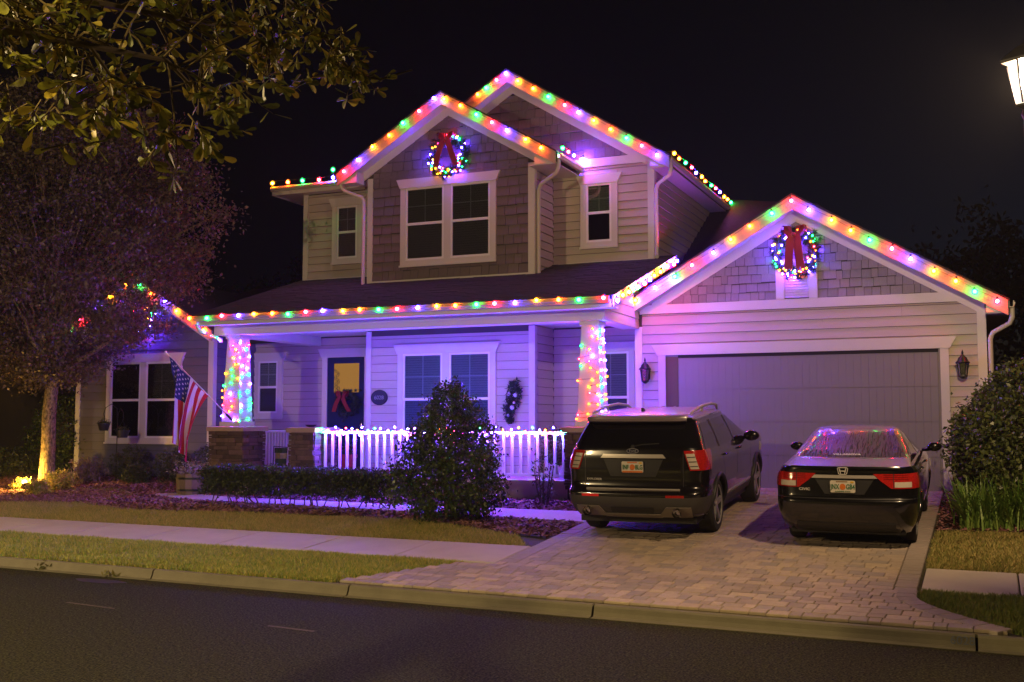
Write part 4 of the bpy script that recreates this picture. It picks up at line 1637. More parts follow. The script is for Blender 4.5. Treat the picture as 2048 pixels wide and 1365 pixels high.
def bow(t, c, s, spread=.5, tail=1.25):
    """two loops and two long tails of ribbon, with thickness"""
    mb = MB()
    for sg in (-1, 1):
        lp = []
        for a in np.linspace(0, math.pi * 1.9, 12):
            lp.append((c[0] + sg * s * (.10 + .26 * (1 - math.cos(a)) / 2 * 1.2), c[1] - .05 * math.sin(a / 2), c[2] + s * (.06 + .30 * math.sin(a) * .45 + .28 * (1 - math.cos(a)) / 2)))
        for w0, w1 in ((-.11 * s, .11 * s),):
            vs_ = [(x_, y_ + w0 * .8, z_) for x_, y_, z_ in lp] + [(x_ + .02 * sg, y_ + w1 * .8, z_) for x_, y_, z_ in lp]
            n = len(lp)
            mb.add(vs_, [(i, i + 1, i + 1 + n, i + n) for i in range(n - 1)])
            vs2 = [(x_, y_ + w0 * .8, z_ - .012) for x_, y_, z_ in lp] + [(x_ + .02 * sg, y_ + w1 * .8, z_ - .012) for x_, y_, z_ in lp]
            mb.add(vs2, [(i, i + n, i + 1 + n, i + 1) for i in range(n - 1)])
        tl = []
        for f in np.linspace(0, 1, 7):
            tl.append((c[0] + sg * s * (.10 + spread * f), c[1] - .06 - .03 * math.sin(f * 4), c[2] + s * .05 - s * tail * f))
        w = .145 * s
        vs_ = []
        for x_, y_, z_ in tl:
            vs_ += [(x_ - w, y_, z_), (x_ + w, y_ - .01, z_), (x_ + w, y_ + .006, z_), (x_ - w, y_ + .016, z_)]
        n = len(tl)
        fs_ = []
        for i in range(n - 1):
            for k in range(4):
                fs_.append((i * 4 + k, i * 4 + (k + 1) % 4, i * 4 + 4 + (k + 1) % 4, i * 4 + 4 + k))
        mb.add(vs_, fs_ + [(0, 3, 2, 1), (n * 4 - 4, n * 4 - 3, n * 4 - 2, n * 4 - 1)])
        # broad upright loop seen from the front
        mb.add([(c[0] + sg * s * .03, c[1] - .06, c[2]), (c[0] + sg * s * .34, c[1] - .07, c[2] + s * .10), (c[0] + sg * s * .36, c[1] - .05, c[2] + s * .40), (c[0] + sg * s * .10, c[1] - .05, c[2] + s * .36),
                (c[0] + sg * s * .03, c[1] - .02, c[2]), (c[0] + sg * s * .34, c[1] - .01, c[2] + s * .10), (c[0] + sg * s * .36, c[1] - .0, c[2] + s * .40), (c[0] + sg * s * .10, c[1] - .0, c[2] + s * .36)],
               [(0, 1, 2, 3), (4, 7, 6, 5), (0, 4, 5, 1), (1, 5, 6, 2), (2, 6, 7, 3), (3, 7, 4, 0)])
    mb.ball((c[0], c[1] - .08, c[2] + .02), .09 * s, 6)
    mb.build('bow', M_RIBBON, t, local=True, smooth=True, sharp=40)


def wreath(loc, R_, lb, seed, nb=44, bows=.42, lit=True, xs=1.0, cat='wreath', name='wreath', spread=.34):
    r = random.Random(seed)
    t = thing(name, lb, cat, loc, group='lit wreaths hung high on the gables' if lit else None)
    pts = []
    for i in range(150):
        a = r.uniform(0, 2 * math.pi)
        q = r.gauss(0, .055)
        pts.append((xs * (R_ + q) * math.cos(a), -.06 + r.gauss(0, .035), (R_ + q) * math.sin(a)))
    link('greenery', fast_mesh('greenery', needles(pts, .11 * R_ / .4, seed), 3, M_NEEDLE), t, True)
    MB().tube([(xs * R_ * math.cos(a), -.04, R_ * math.sin(a)) for a in np.linspace(0, 2 * math.pi, 25)], .08 * R_ / .4, 6).build('ring', M_NEEDLE, t, local=True)
    if lit:
        for i in range(nb):
            a = 2 * math.pi * (i + r.uniform(-.4, .4)) / nb
            if r.random() < .35:
                a = -math.pi / 2 + r.gauss(0, .75)
            if 1.15 < (a % (2 * math.pi)) < 2.0 and r.random() < .8:
                continue
            q = r.uniform(-.09, .09)
            o = bpy.data.objects.new('bulb', BULB['M', r.choice('RGBYOBGBY')])
            COL.objects.link(o)
            o.location = (xs * (R_ + q) * math.cos(a), -.13 + r.uniform(-.05, .07), (R_ + q) * math.sin(a))
            o.parent = t
        for i in range(12):             # added hidden bulbs, spilling coloured light on the wall
            a = 2 * math.pi * (i + r.random()) / 12
            o = bpy.data.objects.new('bulb', BULB['M', 'BGRBO'[i % 5]])
            COL.objects.link(o)
            o.location = (xs * (R_ + .07) * math.cos(a), -.035, (R_ + .07) * math.sin(a))
            o.parent = t
    if bows:
        bow(t, (0 if lit else -.07, -.13, R_ * (.78 if lit else .6)), bows, spread, 1.25 if lit else .85)
    return t


wreath((-3.135, YG - .03, 5.11), .37, 'lit wreath with red bow above the vent in the garage gable', 4, 60, .50, xs=.92, spread=.12)
wreath((-10.38, YB - .04, 7.70), .38, 'lit wreath with red bow above the paired upstairs windows', 8, 56, .46, xs=.98, spread=.44)
wreath((-18.15, YW - .05, 4.42), .34, 'lit wreath on the wing gable half hidden by the tree', 12, 56, .36)
wreath((-13.48, YM - .05, 2.45), .24, 'unlit dark wreath with red bow on the navy front door', 15, 0, .40, lit=False, spread=.42)

sg = thing('door_swag', 'teardrop evergreen swag with pale balls on the porch wall', 'swag', (-8.90, YB - .05, 2.45))
r = random.Random(2)
pts = []
for i in range(110):
    f = r.random()
    w = .16 * math.sin(math.pi * min(1, f * .8 + .18)) * (1 - .35 * f)
    pts.append((.06 * math.sin(f * 5 + .5) + r.uniform(-w, w), -.04 + r.gauss(0, .02), .40 - .82 * f))
link('greenery', fast_mesh('greenery', leaf_quads(np.repeat(np.array(pts), 8, 0) + NP.normal(size=(880, 3)) * .03, .10, .028, seed=4), 4, M_NEEDLE), sg, True)
for (x, z, rr) in ((-.05, .16, .045), (.10, .13, .045), (.03, -.12, .05), (-.06, -.28, .035), (.07, -.02, .03)):
    MB().ball((x, -.09, z), rr, 8).build('ball', M_BALL, sg, local=True, smooth=True)

# ------------------------------------------------------------------ street lamps, uplight
def street_lamp(loc, H, yaw, watts, col, lb, group):
    t = thing('street_lamp', lb, 'street lamp', loc, (0, 0, yaw), group=group)
    MB().lathe([(.16, 0), (.17, .05), (.12, .12), (.11, .7), (.075, .8), (.06, 1.0), (.05, H - .55), (.07, H - .5), (.05, H - .44)], 14).build('post', M_BLACK, t, local=True, smooth=True, sharp=40)
    f = MB()
    zb, zt, rb, rt = H - .40, H + .02, .115, .20
    for k in range(4):
        a = math.pi / 4 + math.pi / 2 * k
        f.tube([(rb * math.cos(a), rb * math.sin(a), zb), (rt * math.cos(a), rt * math.sin(a), zt)], .010, 5)
    f.lathe([(.05, zb - .05), (rb + .01, zb - .02), (rb + .01, zb)], 4)
    f.lathe([(rt + .05, zt), (rt + .055, zt + .03), (.10, zt + .16), (.03, zt + .20), (.012, zt + .28)], 4)
    f.build('lantern_frame', M_BLACK, t, local=True)
    MB().lathe([(rb * .96, zb + .004), (rt * .96, zt - .004)], 4, caps=False).build('lantern_glass', shell_mat('lit_lantern_glass', (1, .86, .62), 2.2, .5), t, local=True, recalc=False)
    ld = bpy.data.lights.new('lamp', 'POINT')
    ld.energy = watts
    ld.color = col
    ld.shadow_soft_size = .07
    lo_ = bpy.data.objects.new('lamp', ld)
    COL.objects.link(lo_)
    lo_.location = (0, 0, H - .15)
    lo_.parent = t
    # lit lantern glass lets the lamp out
    return t


for o in ():
    pass
GL = 'street lamps along the street'
street_lamp((.46, 11.75, gxy(.46, 11.75)), 5.36, .3, STREET_W, (1, .68, .38), 'lit street lamp lantern at the picture corner beside the driveway apron', GL)

street_lamp((-12.0, 2.0, .05), 5.2, .1, STREET4_W, (1, .72, .36), 'lit street lamp across the street from the wing, outside the view', GL)


def roadway_light(loc, H, watts, col, half, lb):
    """unseen roadway light; its flat cut-off head is added to spare the house"""
    t = thing('roadway_light', lb, 'street lamp', loc, group=GL)
    MB().lathe([(.14, 0), (.14, .3), (.09, .35), (.055, H - .25)], 12).build('post', M_BLACK, t, local=True, smooth=True, sharp=40)
    MB().tube([(0, 0, H - .3), (0, .12, H + .03), (0, .4, H + .10)], .035, 8).box(-.16, .16, .30, .85, H + .04, H + .14).build('head', M_BLACK, t, local=True)
    MB().box(-.12, .12, .35, .80, H + .028, H + .039).build('lens', emit('roadway_lens', (1, .75, .35), 2.0, 'NONE'), t, local=True)
    ld = bpy.data.lights.new('lamp', 'SPOT')
    ld.energy = watts
    ld.color = col
    ld.spot_size = 2 * math.radians(half)
    ld.spot_blend = .30
    ld.shadow_soft_size = .10
    q = bpy.data.objects.new('lamp', ld)
    COL.objects.link(q)
    q.location = (0, .57, H)
    q.parent = t


roadway_light((-16.0, 1.5, .05), 5.4, STREET2_W, (1, .76, .34), 80, 'unseen tall roadway light with an added cut-off head across the street, far left of the lit tree')
roadway_light((-4.2, -2.2, .05), 5.2, STREET3_W, (1, .74, .24), 76, 'unseen roadway light with an added cut-off head behind the viewer near the oak trunk')

ul = thing('garden_uplight', 'small glowing garden uplight at the foot of the tree', 'garden light', (-19.13, 17.55, .57))
MB().lathe([(.02, -.1), (.02, .05), (.05, .06), (.07, .16), (.065, .16), (.04, .07)], 12).build('housing', M_BLACK, ul, local=True)
MB().ball((0, -.02, .17), .055, 8).build('lens', emit('uplight_lens', (1, .62, .16), 14.0, 'NONE'), ul, local=True)
sd = bpy.data.lights.new('lamp', 'POINT')
sd.energy = 150
sd.color = (1, .55, .08)
sd.shadow_soft_size = .04
so_ = bpy.data.objects.new('lamp', sd)
COL.objects.link(so_)
so_.location = (0, -.05, .30)
so_.parent = ul

# ------------------------------------------------------------------ porch and yard furniture
# flag on its pole, hung from the column
PB, PT = Vector((-14.02, 17.93, 2.12)), Vector((-14.93, 17.05, 3.42))
fl = thing('flag', 'american flag hanging limp from a slanted pole on the porch column', 'flag', PB)
ax_ = (PT - PB)
MB().tube([(0, 0, 0), ax_], [.014, .012], 8).ball(ax_, .026, 6).build('pole', M_ALU, fl, local=True, smooth=True, sharp=40)
MB().tube([Vector((0, 0, 0)) - ax_ * .04, ax_ * .06], .022, 8).build('bracket', M_BLACK, fl, local=True)
nh, nf = 26, 30


def fpt(h, f):
    p = PT + (PB - PT) * (.05 + h * .60)
    # gathers toward the tip's plumb line further down
    q = PT + (PB - PT) * (.05 + .13 + h * .20)
    e = min(1, f * 1.5) ** .7
    x = p.x + (q.x - p.x) * e + .02 * math.sin(h * 14 + f * 2)
    y = p.y + (q.y - p.y) * e * .8 + .075 * math.sin(h * 17 + f * 1.5) * min(1, f * 3)
    z = p.z - f * (1.62 - .30 * h) - .02
    return Vector((x - .06 * f, y, z)) - PB


clo = {k: MB() for k in list(range(13)) + ['b']}
stars = MB()
for i in range(nh):
    for j in range(nf):
        h0, h1, f0, f1 = i / nh, (i + 1) / nh, j / nf, (j + 1) / nf
        q = [fpt(h0, f0), fpt(h1, f0), fpt(h1, f1), fpt(h0, f1)]
        st = int(h0 * 13)
        k = 'b' if (st < 7 and f0 < .40) else st
        clo[k].add(q, [(0, 1, 2, 3)])
for row in range(9):
    for cidx in range(6 if row % 2 == 0 else 5):
        h = (row + .8) / 9.6 * 7 / 13
        f = (cidx + (.6 if row % 2 == 0 else 1.1)) / 6.2 * .39
        c = fpt(h, f)
        e1_ = (fpt(h + .01, f) - c).normalized()
        e2_ = (fpt(h, f + .01) - c).normalized()
        n = e1_.cross(e2_)
        n = -n if n.y > 0 else n
        pl = []
        for s_ in range(10):
            rr = .026 if s_ % 2 == 0 else .011
            a = math.pi / 5 * s_
            pl.append(c + n * .004 + e1_ * rr * math.cos(a) + e2_ * rr * math.sin(a))
        stars.add(pl, [tuple(range(10))])
for k in clo:
    clo[k].build('canton' if k == 'b' else 'stripe', M_FLAGB if k == 'b' else (M_FLAGR if k % 2 == 0 else M_FLAGW), fl, local=True, smooth=True, recalc=False)
stars.build('stars', M_FLAGW, fl, local=True, recalc=False)

# half barrel planter
bx_, by_ = -14.75, 17.75
bp = thing('barrel_planter', 'half barrel planter with dry flowers under the flag', 'planter', (bx_, by_, gxy(bx_, by_)))
n = 16
for k in range(n):
    a = 2 * math.pi * k / n
    mb = MB()
    hw = math.pi / n * .96
    prof = [(.30, 0), (.335, .14), (.345, .28), (.335, .42)]
    vs_ = []
    for rr, z in prof:
        for da in (-hw, hw):
            vs_ += [(rr * math.cos(a + da), rr * math.sin(a + da), z), ((rr - .025) * math.cos(a + da), (rr - .025) * math.sin(a + da), z)]
    fs_ = []
    for i in range(3):
        b0 = i * 4
        fs_ += [(b0, b0 + 2, b0 + 6, b0 + 4), (b0 + 1, b0 + 5, b0 + 7, b0 + 3), (b0, b0 + 4, b0 + 5, b0 + 1), (b0 + 2, b0 + 3, b0 + 7, b0 + 6)]
    fs_ += [(12, 14, 15, 13), (0, 1, 3, 2)]
    mb.add(vs_, fs_).build('stave', M_WOOD, bp, local=True)
for z, rr in ((.10, .333), (.33, .347)):
    MB().lathe([(rr, z - .02), (rr + .006, z - .02), (rr + .004, z + .02), (rr, z + .02)], 28, caps=False).build('hoop', M_BLACK, bp, local=True)
MB().lathe([(.0, .37), (.31, .38)], 20, caps=False).build('soil', M_SOIL, bp, local=True)
pp = np.array([(r.gauss(0, .17), r.gauss(0, .17), .42 + abs(r.gauss(0, .12))) for _ in range(900)])
link('flowers', fast_mesh('flowers', leaf_quads(pp, .05, .025, seed=5), 4, mat('dry_flower', (.20, .17, .10), .7, island=True, col2=(.36, .30, .24))), bp, True)

# shepherd's hook with pots
hx, hy = -18.25, 19.3
hk = thing('shepherd_hook', 'black forked garden hook standing before the wing window', 'garden hook', (hx, hy, gxy(hx, hy)))
h = MB()
h.tube([(0, 0, 0), (0, 0, 1.55)], .011, 6)
for sg_, dx, zt in ((-1, .42, 1.72), (1, .18, 1.62)):
    h.tube([(0, 0, 1.45), (sg_ * .03, 0, zt - .05), (sg_ * dx * .45, 0, zt + .05), (sg_ * dx * .85, 0, zt - .03), (sg_ * dx, 0, zt - .18), (sg_ * (dx - .03), 0, zt - .24)], .009, 6)
h.tube([(-.12, 0, .0), (-.12, 0, .12), (.12, 0, .12), (.12, 0, 0)], .009, 5)
h.build('rod', M_BLACK, hk, local=True, smooth=True)
for dx, z, rr, lb in ((-.40, 1.18, .135, 'dark hanging pot on the longer arm of the garden hook'), (.16, 1.02, .15, 'dark hanging pot on the shorter arm of the garden hook')):
    hp = thing('hanging_pot', lb, 'hanging pot', (hx + dx, hy, gxy(hx, hy) + z - .02), group='hanging pots on the garden hook')
    MB().lathe([(rr * .7, 0), (rr, .15), (rr + .01, .15), (rr + .01, .17), (rr - .01, .17), (rr * .65, .02)], 14).build('pot', M_POT, hp, local=True, smooth=True, sharp=40)
    w = MB()
    ztop = (1.48 if dx < 0 else 1.38) - z + .02
    for k in range(3):
        a = k * 2.1
        w.tube([(rr * math.cos(a), rr * math.sin(a), .16), (0, 0, ztop)], .003, 4)
    w.build('hanger', M_BLACK, hp, local=True)
    c = np.array([(r.gauss(0, .06), r.gauss(0, .06), .17 + abs(r.gauss(0, .04))) for _ in range(120)])
    link('plant', fast_mesh('plant', leaf_quads(c, .07, .02, seed=6), 4, M_HEDGE), hp, True)

# rocking chair
rcx, rcy = -10.15, 19.2
ch = thing('rocking_chair', 'white wooden rocking chair on the porch behind the railing', 'rocking chair', (rcx, rcy, 1.0), (0, 0, .12))
W2 = .29
for sg_ in (-1, 1):
    MB().tube([(sg_ * W2, -.45 + .95 * f, .03 + .16 * (2 * f - 1) ** 2) for f in np.linspace(0, 1, 9)], .02, 6).build('rocker', M_TRIM, ch, local=True)
    MB().tube([(sg_ * W2, -.27, .05), (sg_ * W2, -.27, .64)], .022, 8).build('leg', M_TRIM, ch, local=True)
    MB().tube([(sg_ * W2, .24, .05), (sg_ * W2, .26, .45), (sg_ * (W2 - .01), .40, 1.15)], .022, 8).ball((sg_ * (W2 - .01), .40, 1.18), .03, 6).build('back_post', M_TRIM, ch, local=True)
    MB().box(sg_ * W2 - .045, sg_ * W2 + .045, -.33, .30, .645, .67).build('armrest', M_TRIM, ch, local=True)
for k in range(7):
    y = -.28 + k * .083
    MB().box(-W2 + .02, W2 - .02, y, y + .06, .41 - k * .006, .43 - k * .006).build('seat_slat', M_TRIM, ch, local=True)
for k in range(5):
    x = -.20 + k * .10
    MB().add([(x - .026, .285, .47), (x + .026, .285, .47), (x + .026, .405, 1.06), (x - .026, .405, 1.06), (x - .026, .300, .47), (x + .026, .300, .47), (x + .026, .42, 1.06), (x - .026, .42, 1.06)],
             [(0, 1, 2, 3), (4, 7, 6, 5), (0, 4, 5, 1), (1, 5, 6, 2), (2, 6, 7, 3), (3, 7, 4, 0)]).build('back_slat', M_TRIM, ch, local=True)
MB().prism([(-.28, 1.05), (.28, 1.05), (.28, 1.12), (.16, 1.185), (-.16, 1.185), (-.28, 1.12)], 'y', .39, .425).build('head_rail', M_TRIM, ch, local=True)
MB().tube([(-W2, -.27, .2), (W2, -.27, .2)], .014, 6).tube([(-W2, .25, .2), (W2, .25, .2)], .014, 6).build('stretcher', M_TRIM, ch, local=True)

# pot by the door, plants at the other end, leaning garden flag, dark dish on the pier
rp = thing('red_planter', 'red pot with a small plant on the porch beside the front door', 'flower pot', (-12.66, 20.2, 1.0))
MB().lathe([(.14, 0), (.19, .28), (.21, .28), (.21, .34), (.18, .34), (.15, .04)], 16).build('pot', M_REDPOT, rp, local=True, smooth=True, sharp=40)
c = np.array([(r.gauss(0, .08), r.gauss(0, .08), .36 + abs(r.gauss(0, .10))) for _ in range(220)])
link('plant', fast_mesh('plant', leaf_quads(c, .10, .035, seed=8), 4, M_HOLLY), rp, True)
for (x, y, hgt, lb) in ((-7.55, 19.3, .85, 'tall dark potted plant on the porch by the rail end'), (-7.15, 18.9, .55, 'low dark potted plant on the porch beside the column')):
    pt = thing('porch_plant', lb, 'potted plant', (x, y, 1.0), group='potted plants behind the porch railing')
    MB().lathe([(.12, 0), (.17, .24), (.18, .26), (.15, .26), (.12, .04)], 14).build('pot', M_TRIM, pt, local=True, smooth=True, sharp=40)
    c = np.array([(r.gauss(0, .15), r.gauss(0, .15), .26 + abs(r.gauss(0, hgt * .3))) for _ in range(420)])
    link('foliage', fast_mesh('foliage', leaf_quads(c, .13, .045, seed=9), 4, M_HOLLY), pt, True)
gf = thing('garden_flag', 'dark green banded garden flag leaning against the middle pier', 'garden flag', (-12.75, 17.90, .56))
MB().tube([(-.18, 0, 0), (-.17, 0, 1.0)], .008, 6).tube([(-.17, 0, 1.0), (.16, 0, .98)], .008, 6).build('stand', M_BLACK, gf, local=True)
M_GF = mat('flag_green', (.012, .025, .012), .8)
M_GF2 = mat('flag_tan', (.20, .15, .09), .8, var=.5, scale=14)
for k in range(6):
    z0 = .97 - k * .105
    nv = 6
    vs_ = [(-.15 + .29 * i / nv, .02 * math.sin(i * 1.3 + k), z0 - zz * .104) for zz in (0, 1) for i in range(nv + 1)]
    MB().add(vs_, [(i, i + 1, i + 8, i + 7) for i in range(nv)]).build('band', M_GF2 if k in (1, 4) else M_GF, gf, local=True, recalc=False)
ds = thing('dish', 'small dark dish resting on the cap of the middle pier', 'dish', (-12.36, 18.35, 1.931))
MB().lathe([(.05, 0), (.09, .02), (.12, .05), (.11, .05), (.05, .012)], 14).build('bowl', M_BLACK, ds, local=True, smooth=True, sharp=40)

# ------------------------------------------------------------------ added haze standing in for lens glow round the lamps
HAZE = 0.00045
if HAZE:
    hz = MB().box(-34, 14, -4, 36, -1.0, 13.0).build('haze', None, None)
    hz.data.materials.clear()
    hm = bpy.data.materials.new('glow_haze')
    hm.use_nodes = True
    ht = hm.node_tree
    ht.nodes.remove(ht.nodes['Principled BSDF'])
    pv = ht.nodes.new('ShaderNodeVolumePrincipled')
    pv.inputs['Color'].default_value = (.9, .9, .95, 1)
    pv.inputs['Density'].default_value = HAZE
    pv.inputs['Anisotropy'].default_value = .3
    ht.links.new(pv.outputs[0], ht.nodes['Material Output'].inputs['Volume'])
    hz.data.materials.append(hm)
    stuff(hz, 'thin added haze imitating lens glow around the lights')
# ------------------------------------------------------------------ vehicles
class Car:
    """body lofted from horizontal contours; rows: z, half width, rear y, front y, corner radius, end bow"""
    def __init__(s, rows, sub=3, taper=.05):
        A = np.array(rows, float)
        n = len(A)
        out = []
        for i in range(n - 1):
            p0, p1, p2, p3 = A[max(0, i - 1)], A[i], A[i + 1], A[min(n - 1, i + 2)]
            for k in range(sub):
                t = k / sub
                q = p1 + (p2 - p1) * t
                # smooth widths and ends, clamped between neighbours
                h = .5 * (2 * p1 + (p2 - p0) * t + (2 * p0 - 5 * p1 + 4 * p2 - p3) * t * t + (3 * p1 - p0 - 3 * p2 + p3) * t ** 3)
                lo, hi = np.minimum(p1, p2), np.maximum(p1, p2)
                h = np.clip(h, lo, hi)
                h[0] = q[0]
                out.append(h)
        out.append(A[-1])
        s.L = np.array(out)
        s.taper = taper

    def at(s, z):
        L = s.L
        return np.array([np.interp(z, L[:, 0], L[:, k]) for k in range(6)])

    def contour(s, z, row=None):
        z, w, r, f, c, kr = s.at(z) if row is None else row
        w = max(w, .02)
        c = min(c, w * .9, max(.02, (f - r) * .3))
        cf = min(c * 1.5, w * .9, max(.02, (f - r) * .3))
        kf = kr * 2.2
        pts = []
        for x in np.linspace(0, w - c, 9)[:-1]:
            pts.append((x, r + kr * (x / w) ** 2))
        yr = r + kr * ((w - c) / w) ** 2
        for a in np.linspace(0, math.pi / 2, 8)[:-1]:
            pts.append((w - c + c * math.sin(a), yr + c - c * math.cos(a)))
        y0 = yr + c
        yf = f - kf * ((w - cf) / w) ** 2
        y1 = yf - cf
        ym = (y0 + y1) / 2
        hl = max(.1, (y1 - y0) / 2)
        wy = lambda y: w - s.taper * w * max(0, (y - ym) / hl) ** 2 * .8
        for y in np.linspace(y0, y1, 19)[:-1]:
            pts.append((wy(y), y))
        we = wy(y1)
        for a in np.linspace(0, math.pi / 2, 8)[:-1]:
            pts.append((we - cf + cf * math.cos(a), y1 + cf * math.sin(a)))
        for x in np.linspace(we - cf, 0, 9):
            pts.append((x, yf + kf * (1 - (x / max(.01, we - cf)) ** 2) * ((we - cf) / w) ** 2))
        return np.array(pts)

    def body(s):
        mb = MB()
        n = None
        for row in s.L:
            p = s.contour(row[0], row)
            ring = [(x, y, row[0]) for x, y in p] + [(-x, y, row[0]) for x, y in p[-2:0:-1]]
            n = len(ring)
            mb.v += ring
        m = len(s.L)
        for i in range(m - 1):
            for k in range(n):
                mb.f.append((i * n + k, i * n + (k + 1) % n, (i + 1) * n + (k + 1) % n, (i + 1) * n + k))
                mb.m.append(0)
        mb.f += [tuple(range(n - 1, -1, -1)), tuple(range((m - 1) * n, m * n))]
        mb.m += [0, 0]
        return mb

    def pt(s, z, u):
        """u: signed arc length round the contour from the rear centre"""
        p = s.contour(z)
        d = np.concatenate([[0], np.cumsum(np.linalg.norm(np.diff(p, axis=0), axis=1))])
        a = min(abs(u), d[-1])
        x, y = np.interp(a, d, p[:, 0]), np.interp(a, d, p[:, 1])
        return Vector((math.copysign(x, u) if u else 0, y, z))

    def ux(s, z, x):
        p = s.contour(z)[:17]
        d = np.concatenate([[0], np.cumsum(np.linalg.norm(np.diff(p, axis=0), axis=1))])
        return math.copysign(np.interp(abs(x), p[:, 0], d), x)

    def uy(s, z, y, sg=1):
        p = s.contour(z)
        d = np.concatenate([[0], np.cumsum(np.linalg.norm(np.diff(p, axis=0), axis=1))])
        i0, i1 = 9, len(p) - 10
        return sg * np.interp(y, p[i0:i1, 1], d[i0:i1])

    def ufront(s, z, x):
        p = s.contour(z)
        d = np.concatenate([[0], np.cumsum(np.linalg.norm(np.diff(p, axis=0), axis=1))])
        q = p[-9:]
        return math.copysign(np.interp(-abs(x), -q[:, 0], d[-9:]), x)

    def patch(s, mb, zs, u0, u1, n=10, off=.004, depth=.012, mi=0):
        """raised panel following the body between u0(z) and u1(z)"""
        g = []
        for z in zs:
            a, b = u0(z), u1(z)
            row = []
            for k in range(n + 1):
                u = a + (b - a) * k / n
                p = s.pt(z, u)
                e = .01
                tu = s.pt(z, u + e) - s.pt(z, u - e)
                tz = s.pt(z + e, u) - s.pt(z - e, u)
                nn = tu.cross(tz)
                if nn.length < 1e-9:
                    nn = Vector((0, -1, 0))
                nn.normalize()
                row.append((p, nn))
            g.append(row)
        m = len(zs)
        top = [p + nn * off for row in g for p, nn in row]
        low = [p - nn * depth for row in g for p, nn in row]
        N = n + 1
        fs_ = [(i * N + k, i * N + k + 1, (i + 1) * N + k + 1, (i + 1) * N + k) for i in range(m - 1) for k in range(n)]
        edge = [k for k in range(N)] + [i * N + n for i in range(1, m)] + [(m - 1) * N + k for k in range(n - 1, -1, -1)] + [i * N for i in range(m - 2, 0, -1)]
        o = len(top)
        fs_ += [(edge[i], edge[(i + 1) % len(edge)], edge[(i + 1) % len(edge)] + o, edge[i] + o) for i in range(len(edge))]
        mb.add(top + low, fs_, mi)
        return mb


def lin(z, z0, z1, a, b):
    return a + (b - a) * (z - z0) / (z1 - z0)


def wheel(t, x, y, r, wdt, seed, spokes, sg, rim):
    xo = x
    xi = x - sg * wdt
    tyre = MB()
    xs = (lambda f: xo + (xi - xo) * f)
    prof = [(r * .72, xs(.02)), (r * .80, xs(.0)), (r * .93, xs(.03)), (r * .985, xs(.12)), (r, xs(.22)), (r, xs(.78)), (r * .985, xs(.88)), (r * .9, xs(.98)), (r * .7, xs(1.0))]
    tyre.lathe([(a, b) for a, b in prof], 36, (0, y, r), 'x', caps=False)
    w = tyre.build('wheel', M_TYRE, t, local=True, smooth=True, sharp=35)
    rm = MB()
    rm.lathe([(r * .725, xs(.02)), (r * .715, xs(.01)), (r * .69, xs(.03)), (r * .675, xs(.07))], 36, (0, y, r), 'x', caps=False)
    MB().lathe([(r * .675, xs(.07)), (r * .66, xs(.8))], 36, (0, y, r), 'x', caps=False).build('barrel', M_BLACKP, w, local=True, smooth=True)
    rm.lathe([(.02, xs(.08)), (r * .14, xs(.07)), (r * .17, xs(.14))], 16, (0, y, r), 'x')
    for k in range(spokes):
        a = 2 * math.pi * k / spokes + .2
        for da in (-.10, .10):
            c0 = Vector((0, math.cos(a + da * 1.6) * r * .13, math.sin(a + da * 1.6) * r * .13))
            c1 = Vector((0, math.cos(a + da) * r * .68, math.sin(a + da) * r * .68))
            tdir = Vector((0, -math.sin(a), math.cos(a))) * r * .042
            v_ = []
            for c, xx in ((c0, xs(.09)), (c1, xs(.055))):
                for sx, st in ((0, -1), (0, 1), (sg * -.025, 1), (sg * -.025, -1)):
                    q = c + tdir * st
                    v_.append((xx + sx, y + q.y, r + q.z))
            rm.add(v_, [(0, 1, 2, 3), (4, 7, 6, 5), (0, 4, 5, 1), (1, 5, 6, 2), (2, 6, 7, 3), (3, 7, 4, 0)])
    rm.build('rim', rim, w, local=True, smooth=True, sharp=35)
    MB().lathe([(.02, xs(.45)), (r * .6, xs(.46)), (r * .6, xs(.5))], 24, (0, y, r), 'x').build('brake_disc', M_BLACKP, w, local=True)
    return w


def cut_arches(me_body, holes, t, name, m, dew=None, zdew=9.0):
    """body mesh with wheel wells cut out"""
    o = bpy.data.objects.new('tmp_body', me_body)
    COL.objects.link(o)
    cut = MB()
    for (y, z, r, w) in holes:
        for sg in (-1, 1):
            cut.lathe([(r, sg * (w - .34)), (r, sg * (w + .3))], 40, (0, y, z), 'x')
    cm = cut.mesh('tmp_cut', M_BLACKP)
    c = bpy.data.objects.new('tmp_cut', cm)
    COL.objects.link(c)
    md = o.modifiers.new('b', 'BOOLEAN')
    md.operation = 'DIFFERENCE'
    md.solver = 'EXACT'
    md.object = c
    dg = bpy.context.evaluated_depsgraph_get()
    dg.update()
    me = bpy.data.meshes.new_from_object(o.evaluated_get(dg))
    bpy.data.objects.remove(o)
    bpy.data.objects.remove(c)
    me.name = name
    me.materials.clear()
    me.materials.append(m)
    if dew:
        me.materials.append(dew)
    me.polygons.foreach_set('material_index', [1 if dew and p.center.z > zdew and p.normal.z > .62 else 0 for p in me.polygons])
    me.polygons.foreach_set('use_smooth', [True] * len(me.polygons))
    me.set_sharp_from_angle(angle=math.radians(32))
    return link(name, me, t, True)


